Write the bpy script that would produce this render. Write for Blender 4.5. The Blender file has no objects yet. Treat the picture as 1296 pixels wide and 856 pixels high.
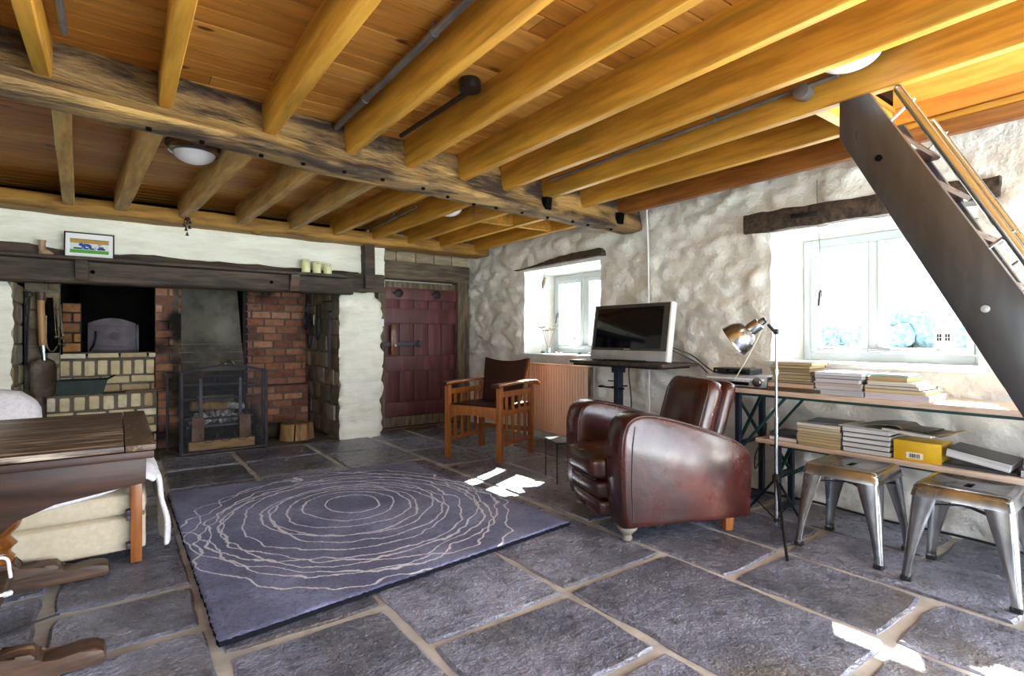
SKY, SUN, A_REAR, A_LEFT, A_W1, A_W2, A_UP, A_LOWFILL, EXPO = 2.0, 30.0, 82., 10., 12., 14., 30., 180., 1.05
A_SIDEFILL = 58.
import bpy, bmesh, math, random
from mathutils import Vector, Matrix, noise, Euler
R = math.radians
COL = bpy.context.scene.collection
rnd = random.Random(11)

# ------------------------------------------------------------------ helpers
def lin(h):
    h = h.lstrip('#'); o = []
    for i in (0, 2, 4):
        c = int(h[i:i+2], 16) / 255
        o.append(c / 12.92 if c <= .04045 else ((c + .055) / 1.055) ** 2.4)
    return (o[0], o[1], o[2], 1)

class NT:
    def __init__(s, name):
        s.m = bpy.data.materials.new(name); s.m.use_nodes = True
        s.t = s.m.node_tree; s.t.nodes.clear()
        s.out = s.t.nodes.new('ShaderNodeOutputMaterial')
    def n(s, typ, props=None, **ins):
        nd = s.t.nodes.new('ShaderNode' + typ)
        for k, v in (props or {}).items(): setattr(nd, k, v)
        for k, v in ins.items():
            key = int(k[1:]) if k[0] == 'i' and k[1:].isdigit() else k.replace('_', ' ')
            sock = nd.inputs[key]
            if isinstance(v, bpy.types.NodeSocket): s.t.links.new(v, sock)
            else: sock.default_value = v
        return nd
    def math(s, op, a, b=0.0, c=None):
        kw = dict(i0=a, i1=b)
        if c is not None: kw['i2'] = c
        return s.n('Math', {'operation': op}, **kw).outputs[0]
    def mix(s, f, a, b, mode='MIX'):
        nd = s.n('Mix', {'data_type': 'RGBA', 'blend_type': mode})
        for i, v in ((0, f), (6, a), (7, b)):
            if isinstance(v, bpy.types.NodeSocket): s.t.links.new(v, nd.inputs[i])
            else: nd.inputs[i].default_value = v
        return nd.outputs[2]
    def ramp(s, f, lo, hi):
        return s.n('MapRange', {'interpolation_type': 'SMOOTHSTEP'}, Value=f, From_Min=lo, From_Max=hi).outputs[0]
    def coords(s, stretch=(1, 1, 1), rand=True):
        tc = s.n('TexCoord').outputs['Object']
        mp = s.n('Mapping', Vector=tc); mp.inputs['Scale'].default_value = stretch
        if rand:
            r = s.n('ObjectInfo').outputs['Random']
            off = s.n('VectorMath', {'operation': 'SCALE'}); off.inputs[0].default_value = (17, 31, 23)
            s.t.links.new(r, off.inputs['Scale'])
            return s.n('VectorMath', {'operation': 'ADD'}, i0=mp.outputs[0], i1=off.outputs[0]).outputs[0]
        return mp.outputs[0]
    def finish(s, color, rough=.5, metal=0., height=None, bump=.3, dist=.01, coat=0., spec=.5, extra=None):
        b = s.n('BsdfPrincipled', Base_Color=color, Roughness=rough, Metallic=metal)
        b.inputs['Coat Weight'].default_value = coat; b.inputs['Coat Roughness'].default_value = .15
        b.inputs['Specular IOR Level'].default_value = spec
        for k, v in (extra or {}).items(): b.inputs[k].default_value = v
        if height is not None:
            bp = s.n('Bump', Height=height, Strength=bump, Distance=dist)
            s.t.links.new(bp.outputs[0], b.inputs['Normal'])
        s.t.links.new(b.outputs[0], s.out.inputs[0])
        s.b = b
        return s.m

def M(name, c1, c2=None, scale=6, stretch=(1, 1, 1), rough=.5, metal=0., bump=.25, dist=.006, lo=.35, hi=.65,
      island=0., detail=6, coat=0., spec=.5, rough2=None, c3=None, s3=1.5, lo3=.5, hi3=.7, fine=0., extra=None):
    t = NT(name); v = t.coords(stretch)
    nz = t.n('TexNoise', Vector=v, Scale=scale, Detail=detail, Roughness=.6).outputs['Fac']
    c = lin(c1)
    if c2: c = t.mix(t.ramp(nz, lo, hi), lin(c1), lin(c2))
    if c3:
        n3 = t.n('TexNoise', Vector=v, Scale=s3, Detail=4).outputs['Fac']
        c = t.mix(t.ramp(n3, lo3, hi3), c, lin(c3))
    if island:
        r = t.n('NewGeometry').outputs['Random Per Island']
        hsv = t.n('HueSaturation', Color=c, Value=t.n('MapRange', Value=r, To_Min=1 - island, To_Max=1 + island).outputs[0])
        c = hsv.outputs[0]
    rg = rough
    if rough2 is not None: rg = t.n('MapRange', Value=nz, From_Min=.3, From_Max=.7, To_Min=rough, To_Max=rough2).outputs[0]
    h = None
    if bump:
        h = nz
        if fine:
            nf = t.n('TexNoise', Vector=v, Scale=scale * 6, Detail=4).outputs['Fac']
            h = t.math('MULTIPLY_ADD', nf, fine, nz)
    return t.finish(c, rg, metal, h, bump, dist, coat, spec, extra)

def MI(name, cols, rough=.8, scale=14, var=.35, bump=.5, dist=.006, soot=None, spec=.3, stretch=(1, 1, 1), knots=0):
    """material of separate pieces (bricks, boards): each island takes its own colour from a list"""
    t = NT(name); v = t.coords(stretch, False)
    r = t.n('NewGeometry').outputs['Random Per Island']
    cr = t.n('ValToRGB', Fac=r); el = cr.color_ramp; el.interpolation = 'CONSTANT'
    el.elements[0].color = lin(cols[0]); el.elements[1].position = 1 / len(cols); el.elements[1].color = lin(cols[1 % len(cols)])
    for i in range(2, len(cols)):
        e = el.elements.new(i / len(cols)); e.color = lin(cols[i])
    nz = t.n('TexNoise', Vector=v, Scale=scale, Detail=7, Roughness=.65).outputs['Fac']
    c = t.mix(t.ramp(nz, .35, .75), cr.outputs[0], t.mix(1., cr.outputs[0], (1 - var, 1 - var, 1 - var, 1), 'MULTIPLY'))
    if knots:
        kd = t.n('TexVoronoi', {'feature': 'F1'}, Vector=t.coords((3.2, 7, 7), False), Scale=knots).outputs['Distance']
        c = t.mix(t.ramp(kd, .12, .05), c, lin('#5a3010'))
    if soot:
        n2 = t.n('TexNoise', Vector=v, Scale=soot[0], Detail=4).outputs['Fac']
        if len(soot) > 3:      # smoke stain around the chimney mouth
            xx = t.n('SeparateXYZ', Vector=v).outputs[0]
            dd = t.math('DIVIDE', t.math('ABSOLUTE', t.math('SUBTRACT', xx, soot[3])), soot[4])
            n2 = t.math('MULTIPLY_ADD', t.math('SUBTRACT', 1.0, dd), .42, n2)
        c = t.mix(t.ramp(n2, soot[1], soot[2]), c, lin('#17130f'))
    return t.finish(c, rough, 0, nz, bump, dist, spec=spec)

class MB:
    def __init__(s): s.b = bmesh.new()
    def _xf(s, vs, m):
        if m is not None: bmesh.ops.transform(s.b, matrix=m, verts=vs)
    def box(s, c, d, rot=None, bev=0., seg=2, mi=0, taper=None):
        r = bmesh.ops.create_cube(s.b, size=1); vs = r['verts']
        for v in vs:
            k = taper if (taper and v.co.z < 0) else 1
            v.co = Vector((v.co.x * d[0] * k, v.co.y * d[1] * k, v.co.z * d[2]))
        fs = list({f for v in vs for f in v.link_faces})
        for f in fs: f.material_index = mi
        if bev:
            es = list({e for v in vs for e in v.link_edges})
            rr = bmesh.ops.bevel(s.b, geom=es, offset=bev, segments=seg, affect='EDGES', profile=.6)
            vs = list({v for f in rr['faces'] for v in f.verts} | {v for v in vs if v.is_valid})
            for f in rr['faces']: f.material_index = mi
        m = Matrix.Translation(c)
        if rot is not None: m = m @ (Euler(rot).to_matrix().to_4x4() if not isinstance(rot, Matrix) else rot.to_4x4())
        s._xf(vs, m); return s
    def bx(s, x0, x1, y0, y1, z0, z1, bev=0., mi=0, seg=2):
        return s.box(((x0+x1)/2, (y0+y1)/2, (z0+z1)/2), (x1-x0, y1-y0, z1-z0), bev=bev, mi=mi, seg=seg)
    def bar(s, p, q, w, h, bev=0., mi=0, up=(0, 0, 1)):
        p, q = Vector(p), Vector(q); d = (q - p); L = d.length; d.normalize()
        u = Vector(up)
        if abs(d.dot(u)) > .97: u = Vector((1, 0, 0))
        x = d.cross(u).normalized(); z = x.cross(d)
        return s.box((p+q)/2, (w, L, h), rot=Matrix((x, d, z)).transposed(), bev=bev, mi=mi)
    def tube(s, pts, r, seg=8, mi=0, cap=True, closed=False):
        pts = [Vector(p) for p in pts]; n = len(pts)
        rs = r if isinstance(r, (list, tuple)) else [r] * n
        rings = []; prev = None
        for i, p in enumerate(pts):
            a = pts[i-1] if (i or closed) else p; b = pts[(i+1) % n] if (i < n-1 or closed) else p
            d = (b - a).normalized()
            if prev is None:
                u = Vector((0, 0, 1)) if abs(d.z) < .9 else Vector((1, 0, 0)); x = d.cross(u).normalized()
            else:
                x = (prev - d * prev.dot(d)).normalized()
            prev = x; y = d.cross(x)
            rings.append([s.b.verts.new(p + (x * math.cos(t) + y * math.sin(t)) * rs[i]) for t in [2*math.pi*k/seg for k in range(seg)]])
        m = n if closed else n - 1
        for i in range(m):
            A, B = rings[i], rings[(i+1) % n]
            for k in range(seg):
                f = s.b.faces.new((A[k], A[(k+1) % seg], B[(k+1) % seg], B[k])); f.material_index = mi
        if cap and not closed:
            s.b.faces.new(rings[0][::-1]).material_index = mi; s.b.faces.new(rings[-1]).material_index = mi
        return s
    def lathe(s, prof, at=(0, 0, 0), axis=(0, 0, 1), seg=24, mi=0, cap=True):
        at = Vector(at); q = Vector((0, 0, 1)).rotation_difference(Vector(axis).normalized()).to_matrix()
        rings = []
        for r, z in prof:
            rings.append([s.b.verts.new(at + q @ Vector((r*math.cos(2*math.pi*k/seg), r*math.sin(2*math.pi*k/seg), z))) for k in range(seg)])
        for A, B in zip(rings, rings[1:]):
            for k in range(seg):
                s.b.faces.new((A[k], A[(k+1) % seg], B[(k+1) % seg], B[k])).material_index = mi
        if cap:
            s.b.faces.new(rings[0][::-1]).material_index = mi; s.b.faces.new(rings[-1]).material_index = mi
        return s
    def prism(s, poly, f, a, b, mi=0, bev=0., seg=2):
        """poly: 2-D outline; f(u,v,w) -> point; swept from w=a to w=b"""
        A = [s.b.verts.new(f(u, v, a)) for u, v in poly]; B = [s.b.verts.new(f(u, v, b)) for u, v in poly]
        fs = [s.b.faces.new(A[::-1]), s.b.faces.new(B)]
        n = len(poly)
        for k in range(n): fs.append(s.b.faces.new((A[k], A[(k+1) % n], B[(k+1) % n], B[k])))
        for x in fs: x.material_index = mi
        if bev:
            es = list({e for x in fs[:2] for e in x.edges})
            bmesh.ops.bevel(s.b, geom=es, offset=bev, segments=seg, affect='EDGES', profile=.5)
        return s
    def loft(s, secs, mi=0, cap=True, closed=True):
        rings = [[s.b.verts.new(p) for p in sec] for sec in secs]; n = len(rings[0])
        for A, B in zip(rings, rings[1:]):
            for k in range(n if closed else n - 1):
                s.b.faces.new((A[k], A[(k+1) % n], B[(k+1) % n], B[k])).material_index = mi
        if cap and closed:
            s.b.faces.new(rings[0][::-1]).material_index = mi; s.b.faces.new(rings[-1]).material_index = mi
        return s
    def quad(s, ps, mi=0):
        s.b.faces.new([s.b.verts.new(p) for p in ps]).material_index = mi; return s
    def ball(s, c, r, sub=2, mi=0, sc=(1, 1, 1), amp=0., freq=3.):
        vs = bmesh.ops.create_icosphere(s.b, subdivisions=sub, radius=1)['verts']
        for v in vs:
            k = 1 + (amp * noise.noise(v.co * freq + Vector(c) * 3) if amp else 0)
            v.co = Vector((v.co.x * sc[0], v.co.y * sc[1], v.co.z * sc[2])) * r * k + Vector(c)
        for f in {f for v in vs for f in v.link_faces}: f.material_index = mi
        return s
    def jitter(s, a, fr=6.):
        for v in s.b.verts:
            n = noise.noise_vector(v.co * fr); v.co += n * a
        return s
    def build(s, name, mat, parent=None, smooth=35, bevel=0., seg=2, sub=0, norm=True):
        b = s.b
        if norm: bmesh.ops.recalc_face_normals(b, faces=b.faces)
        me = bpy.data.meshes.new(name); b.to_mesh(me); b.free()
        for m in (mat if isinstance(mat, (list, tuple)) else [mat]): me.materials.append(m)
        o = bpy.data.objects.new(name, me); COL.objects.link(o)
        if smooth:
            me.shade_smooth(); me.set_sharp_from_angle(angle=R(smooth))
        if bevel:
            md = o.modifiers.new('bevel', 'BEVEL'); md.width = bevel; md.segments = seg; md.limit_method = 'ANGLE'; md.angle_limit = R(40)
        if sub:
            md = o.modifiers.new('sub', 'SUBSURF'); md.levels = sub; md.render_levels = sub
        if parent: o.parent = parent
        return o

def tag(o, label, cat, group=None):
    o['label'] = label; o['category'] = cat
    if group: o['group'] = group
    return o
def struct(o): o['kind'] = 'structure'; return o
def thing(name, label, cat, loc=(0, 0, 0), rz=0., group=None):
    o = bpy.data.objects.new(name, None); COL.objects.link(o); o.empty_display_size = .1
    o.location = loc; o.rotation_euler = (0, 0, rz)
    return tag(o, label, cat, group)
def copy_tree(o, parent=None):
    c = o.copy(); COL.objects.link(c)
    if parent: c.parent = parent
    for ch in [x for x in o.children]: copy_tree(ch, c)
    return c
ORD = ['topmost', 'second', 'third', 'fourth', 'fifth', 'sixth', 'seventh', 'eighth', 'ninth', 'tenth', 'eleventh', 'twelfth']
def sm(a, b, x):
    t = max(0, min(1, (x - a) / (b - a))); return t * t * (3 - 2 * t)
def fbm(p, o=4): return noise.fractal(p, 1., 2., o)
def arc(cx, cy, r, a0, a1, n):
    return [(cx + r*math.cos(R(a0+(a1-a0)*i/n)), cy + r*math.sin(R(a0+(a1-a0)*i/n))) for i in range(n+1)]
def spline(pts, n=8):
    pts = [Vector(p) for p in pts]; out = []
    for i in range(len(pts) - 1):
        p0 = pts[max(i-1, 0)]; p1 = pts[i]; p2 = pts[i+1]; p3 = pts[min(i+2, len(pts)-1)]
        for k in range(n):
            t = k / n
            out.append(.5*((2*p1)+(p2-p0)*t+(2*p0-5*p1+4*p2-p3)*t*t+(3*p1-p0-3*p2+p3)*t**3))
    return out + [pts[-1]]

# ------------------------------------------------------------------ materials
m_joist = M('pine_joist', '#bf8c30', '#93641c', 3, (9, .8, 9), .5, bump=.12, lo=.3, hi=.75, c3='#77621f', s3=1.2, lo3=.5, hi3=.8)
m_joist_old = M('weathered_joist', '#bd9656', '#8a6836', 3, (8, .9, 8), .6, bump=.25, lo=.3, hi=.7, c3='#a59465', s3=2.0, lo3=.55, hi3=.75)
m_board = MI('pine_boards', ['#bd8038', '#ad702c', '#c58a40', '#a66828', '#b57832'], .42, 5, .4, .12, stretch=(.7, 7, 7), knots=.9)
m_beam = M('gnarled_beam', '#86683e', '#33241a', 3.2, (.9, 3.2, 3.2), .85, bump=1., dist=.03, lo=.38, hi=.60, c3='#a8844a', s3=1.8, lo3=.55, hi3=.66, fine=.6)
m_plate = M('wall_plate_wood', '#a5792f', '#6e4c1e', 4, (.8, 5, 5), .65, bump=.4, dist=.01, lo=.35, hi=.68)
m_oak = M('dark_oak', '#4a3b30', '#261d17', 5, (.7, 6, 6), .7, bump=.6, dist=.012, c3='#5d4c3c', s3=1.5, lo3=.55, hi3=.75)
m_oak_door = M('door_post_oak', '#7a6b54', '#463c32', 5, (6, 6, .7), .7, bump=.5, dist=.01)
m_white = M('whitewash', '#e4e2dc', '#d2cec6', 7, (1, 1, 1), .45, bump=.9, dist=.022, lo=.3, hi=.8, fine=.35, c3='#c4b8a2', s3=1.4, lo3=.58, hi3=.85)
m_breast = M('whitewash_breast', '#ebe9dc', '#d8d4c4', 6, (.5, 1, 2.2), .6, bump=.9, dist=.022, lo=.3, hi=.8, fine=.3)
m_stone = M('bare_stone', '#6d6352', '#463f35', 6, (1, 1, 1), .9, bump=.8, dist=.015, c3='#857a63', s3=2.5, fine=.4)
m_red = MI('red_bricks', ['#b07a5c', '#a06a4e', '#8c5844', '#b8866a', '#7c5242', '#a8745a'], .85, 16, .45, .6, soot=(2.2, .52, .70, .84, .52))
m_sooty = MI('sooty_bricks', ['#4a3024', '#382620', '#5c3a2a', '#2a201a', '#684432'], .85, 16, .5, .6, soot=(1.6, .42, .62))
m_cream = MI('cream_bricks', ['#ddcda6', '#cbb88f', '#d4c19a', '#e4d8ba', '#b39a74', '#cfbf98'], .85, 16, .3, .6)
m_brown = MI('brown_bricks', ['#8f643c', '#7c5636', '#a0713f', '#94603a'], .85, 16, .4, .6)
m_greyst = MI('grey_blocks', ['#948b7a', '#807664', '#a29884', '#7a6c58', '#948468'], .9, 10, .45, .9, .014)
m_mort_mid = MI('grey_mortar', ['#6f665a', '#675e52'], .95, 12, .4, .6, soot=(2.2, .52, .70, .84, .52))
m_mortar = M('mortar', '#7c7263', '#5a5045', 8, rough=.95, bump=.6)
m_mortar_dark = M('dark_mortar', '#3a332b', '#241f1a', 8, rough=.95, bump=.6)
m_soot = M('soot', '#080706', '#0f0d0b', 6, rough=1., bump=.4, spec=.05)
m_render = M('smoked_render', '#635e54', '#433f37', 5, rough=.85, bump=.5, c3='#7f7a6e', s3=2.2, lo3=.5, hi3=.72)
m_plaster = M('plain_plaster', '#ddd8ca', '#cfc9b8', 3, rough=.8, bump=.2)
m_black = M('black_iron', '#1a1a1c', '#28272a', 10, rough=.5, metal=.6, bump=.15)
m_iron = M('dark_iron', '#34303a', '#48434c', 9, rough=.5, metal=.35, bump=.2)
m_steel = M('galvanised_steel', '#b4b6b9', '#74767c', 5, (1, 1, .5), .15, .97, bump=.3, dist=.006, rough2=.32, c3='#a0927c', s3=2, lo3=.6, hi3=.8)
m_chrome = M('polished_steel', '#b4b6ba', None, rough=.22, metal=1., bump=0)
m_pipe = M('conduit_grey', '#84878c', '#6d7076', 8, rough=.4, metal=.6, bump=0)
m_leather = M('oxblood_leather', '#471a15', '#2a0e0b', 4, rough=.22, rough2=.36, bump=.35, dist=.012, c3='#602c22', s3=2.2, lo3=.56, hi3=.78, coat=.3, fine=.2)
m_piping = M('dark_piping', '#2a100d', None, rough=.4, bump=0)
m_blackl = M('dark_leather', '#341a14', '#22110d', 5, rough=.42, bump=.2, spec=.25)
m_chair = M('warm_oak', '#9a5a22', '#7a4216', 4, (8, 8, .8), .35, bump=.12, coat=.3)
m_table = M('dark_stained_oak', '#3a1e0e', '#221007', 4, (.9, 9, 9), .42, bump=.15, spec=.35)
m_ttop = M('worn_table_top', '#6b5140', '#34231a', 4, (1.2, 16, 16), .3, rough2=.45, bump=.25, lo=.38, hi=.58, c3='#a59686', s3=3.0, lo3=.53, hi3=.66)
m_tend = M('worn_table_end', '#5e442f', '#3c2818', 6, (10, 2, 10), .4, bump=.2, c3='#8f7a62', s3=5, lo3=.58, hi3=.7)
m_turn = M('turned_oak', '#8a5220', '#5a3012', 6, (3, 3, 2), .3, bump=.1, coat=.4)
m_worn = M('worn_foot_wood', '#5a4030', '#382619', 6, (1, 6, 6), .5, bump=.2, c3='#a07c55', s3=3, lo3=.58, hi3=.75)
m_beige = M('beige_upholstery', '#c9bda6', '#bfb29a', 40, rough=.85, bump=.2, dist=.003)
m_throw = M('white_throw', '#e8e6ea', '#d6d4dc', 60, rough=.9, bump=.4, dist=.004)
m_whitep = M('white_paint', '#d6dcde', '#ccd4d8', 5, rough=.4, bump=.05)
m_plastic = M('white_plastic', '#e8e8ea', None, rough=.35, bump=0)
m_black_p = M('black_plastic', '#121214', None, rough=.4, bump=0)
m_screen = M('screen_glass', '#05070f', None, rough=.08, bump=0)
m_tvgrey = M('tv_bezel_grey', '#403e3b', None, rough=.4, metal=.3, bump=0)
m_silver = M('silver_plastic', '#b4b6ba', '#a8aaae', 8, rough=.3, metal=.5, bump=0)
m_navy = M('navy_steel', '#1f2a3c', '#18222f', 6, rough=.45, metal=.2, bump=.05)
m_green = M('green_steel', '#1f4a45', '#1a3c3c', 6, rough=.45, metal=.2, bump=.05)
m_plank = M('beer_table_pine', '#d8c2b0', '#c2a68e', 4, (9, .9, 9), .45, bump=.15, c3='#8a6244', s3=2.5, lo3=.62, hi3=.76)
m_rad = M('radiator_enamel', '#dcb79a', '#d4ae92', 3, rough=.35, bump=0)
m_dred = M('oxblood_paint', '#5a2a2c', '#462024', 5, (6, 6, .8), .5, bump=.25, c3='#6b3a3a', s3=2.5)
m_stair = M('stained_stringer', '#38383c', '#28282b', 3, (4, 4, .8), .26, rough2=.38, bump=.1, coat=.35)
m_fbrass = M("aged_brass","#8f8268","#5a5040",8,rough=.3,metal=.9,bump=.1)
m_tread = M('stair_tread', '#3a241b', '#2a1812', 4, rough=.25, bump=.05, coat=.4)
m_orange = M('orange_boards', '#c07c30', '#ac6a24', 4, (9, .8, 9), .4, bump=.1)
m_brownj = M('brown_joist', '#8f5a22', '#6f4218', 3, (9, .8, 9), .5, bump=.15)
m_yellow = M('yellow_boards', '#d8a848', '#c8943a', 4, (9, .8, 9), .45, bump=.1)
m_log = M('split_log', '#a07c4c', '#82603a', 5, (5, 5, 1), .8, bump=.5, c3='#5a422a', s3=3)
m_bark = M('log_bark', '#4a3826', '#33261a', 9, (3, 3, 1), .9, bump=.9, dist=.02)
m_ash = M('grey_ash', '#dcdcda', '#7a7876', 22, rough=.95, bump=1., dist=.02)
m_wallext = M('outside_render', '#cfcabc', '#bdb8aa', 3, rough=.9, bump=.2)
# ------------------------------------------------------------------ floor
def slate():
    t = NT('slate_flags'); v = t.coords((1, 1, 1), False)
    r = t.n('NewGeometry').outputs['Random Per Island']
    off = t.n('VectorMath', {'operation': 'SCALE'}, Scale=r); off.inputs[0].default_value = (9, 5, 7)
    w = t.n('VectorMath', {'operation': 'ADD'}, i0=v, i1=off.outputs[0]).outputs[0]
    n1 = t.n('TexNoise', Vector=w, Scale=3.2, Detail=8, Roughness=.65).outputs['Fac']
    n2 = t.n('TexNoise', Vector=w, Scale=17., Detail=7, Roughness=.7, Distortion=.8).outputs['Fac']
    n3 = t.n('TexNoise', Vector=w, Scale=1.3, Detail=3).outputs['Fac']
    vo = t.n('TexVoronoi', {'feature': 'F1'}, Vector=w, Scale=16., Detail=3, Roughness=.8).outputs['Distance']
    c = t.mix(t.ramp(n1, .32, .7), lin('#565a6a'), lin('#9296ac'))
    c = t.mix(t.ramp(n3, .54, .74), c, lin('#6e675e'))
    c = t.mix(t.ramp(n2, .5, .72), c, lin('#383b48'))
    c = t.mix(t.ramp(n2, .58, .3), c, lin('#8c8d96'), 'MIX') if False else c
    hs = t.n('HueSaturation', Color=c, Value=t.n('MapRange', Value=r, To_Min=.62, To_Max=1.3).outputs[0])
    h = t.math('MULTIPLY_ADD', n1, 1.6, t.math('MULTIPLY_ADD', vo, .5, n2))
    rg = t.n('MapRange', Value=n2, From_Min=.3, From_Max=.7, To_Min=.18, To_Max=.42).outputs[0]
    return t.finish(hs.outputs[0], rg, 0, h, .6, .016, spec=.9)
m_slate = slate()
m_grout = M('lime_grout', '#c6c3bd', '#a19d98', 5, rough=.9, bump=.5, c3='#aaa49a', fine=.4)
m_hearth = M('hearth_slab', '#5a554e', '#3c3833', 5, rough=.6, bump=.5, dist=.012, fine=.4)

def flags():
    cols = [(-2.5, -1.75, [.3, 1.5, 2.5, 3.3, 4.2]), (-1.75, -.95, [.9, 1.9, 2.9, 3.8, 4.6]), (-.95, -.225, [.4, 1.4, 2.25, 2.9, 3.9, 4.7]),
            (-.225, .27, [.7, 1.5, 2.25, 2.66, 3.5, 4.3, 5.0]), (.27, .85, [.55, 1.30, 2.0, 2.9, 3.66, 4.4, 5.0]),
            (.85, 1.5, [.6, 1.17, 1.65, 2.6, 3.4, 4.39, 5.0]), (1.5, 2.16, [.72, 1.68, 2.55, 3.3, 4.24, 4.9]),
            (2.16, 2.65, [-.2, .75, 1.345, 2.2, 3.1, 3.9, 4.6, 5.2]), (2.65, 3.12, [-.1, .48, 1.36, 2.0, 2.9, 3.7, 4.4, 5.1]),
            (3.12, 3.62, [.2, .9, 1.8, 2.7, 3.5, 4.3, 5.0])]
    mb = MB()
    for x0, x1, js in cols:
        ys = [-1.6] + js + [5.55 if x1 < 2.2 else 5.95]
        for y0, y1 in zip(ys, ys[1:]):
            g = .008 + .010 * rnd.random()
            a0, a1, b0, b1 = x0 + g, x1 - g, y0 + g, y1 - g
            P = []
            for (p, q) in (((a0, b0), (a1, b0)), ((a1, b0), (a1, b1)), ((a1, b1), (a0, b1)), ((a0, b1), (a0, b0))):
                n = max(3, int((abs(p[0]-q[0]) + abs(p[1]-q[1])) / .07))
                for k in range(n):
                    f = k / n; P.append(Vector((p[0]+(q[0]-p[0])*f, p[1]+(q[1]-p[1])*f, 0)))
            c = Vector(((a0+a1)/2, (b0+b1)/2, 0)); Q = []
            for p in P:
                d = (c - p).normalized()
                corner = (sm(.10, 0, min(abs(p.x-a0), abs(p.x-a1))) * sm(.10, 0, min(abs(p.y-b0), abs(p.y-b1))))
                p = p + d * (.006 + .012 * noise.noise(p * 7) + .008 * noise.noise(p * 2.3) + .012 * corner); Q.append(p)
            top = [p + (c-p).normalized() * .012 for p in Q]
            z = rnd.uniform(-.004, .0)
            mb.loft([[(p.x, p.y, -.03) for p in Q], [(p.x, p.y, z - .007) for p in Q], [(p.x, p.y, z) for p in top]], mi=0)
    mb.bx(-2.5, 3.62, -1.6, 5.95, -.06, -.011, mi=1)
    # hearth paving inside the fireplace
    for x0, x1, y0, y1 in ((-.62, .3, 5.56, 6.2), (.31, 1.15, 5.56, 7.0), (1.16, 1.82, 5.56, 7.0)):
        mb.bx(x0, x1, y0, y1, -.03, -.003, bev=.008, mi=2)
    mb.bx(-.7, 1.9, 5.5, 7.1, -.06, -.02, mi=2)
    return struct(mb.build('floor', [m_slate, m_grout, m_hearth], smooth=20))
flags()

# ------------------------------------------------------------------ rubble wall with the two windows
def rubble(u, v, amp=1., seed=0.):
    w = noise.noise_vector(Vector((u * 2.3, v * 2.3, seed)))
    p = Vector((u / .34 + w.x * .45, v / .19 + w.y * .45, seed))
    d = noise.voronoi(p)[0]
    st = sm(0.02, .42, d[1] - d[0])
    k = .55 + .45 * sm(-.25, .25, noise.noise(Vector((u * .9, v * .9, seed + 4))))
    return amp * (.024 * st * k + .032 * fbm(Vector((u * 3.4 + v * .8, v * 6.5, seed + 2)), 5) + .014 * fbm(Vector((u * 11, v * 17, seed)), 4) - .014)

def lines(a, b, step, must=()):
    ms = sorted({a, b, *[m for m in must if a < m < b]}); out = []
    for p, q in zip(ms, ms[1:]):
        n = max(1, round((q - p) / step))
        out += [p + (q - p) * k / n for k in range(n)]
    return out + [b]

def wall_grid(mb, us, vs, P, holes=(), mi=0):
    V = {}
    def vert(i, j):
        if (i, j) not in V: V[i, j] = mb.b.verts.new(P(us[i], vs[j]))
        return V[i, j]
    for i in range(len(us) - 1):
        for j in range(len(vs) - 1):
            cu, cv = (us[i]+us[i+1])/2, (vs[j]+vs[j+1])/2
            if any(h[0] < cu < h[1] and h[2] < cv < h[3] for h in holes): continue
            mb.b.faces.new((vert(i, j), vert(i+1, j), vert(i+1, j+1), vert(i, j+1))).material_index = mi
    return V

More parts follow.
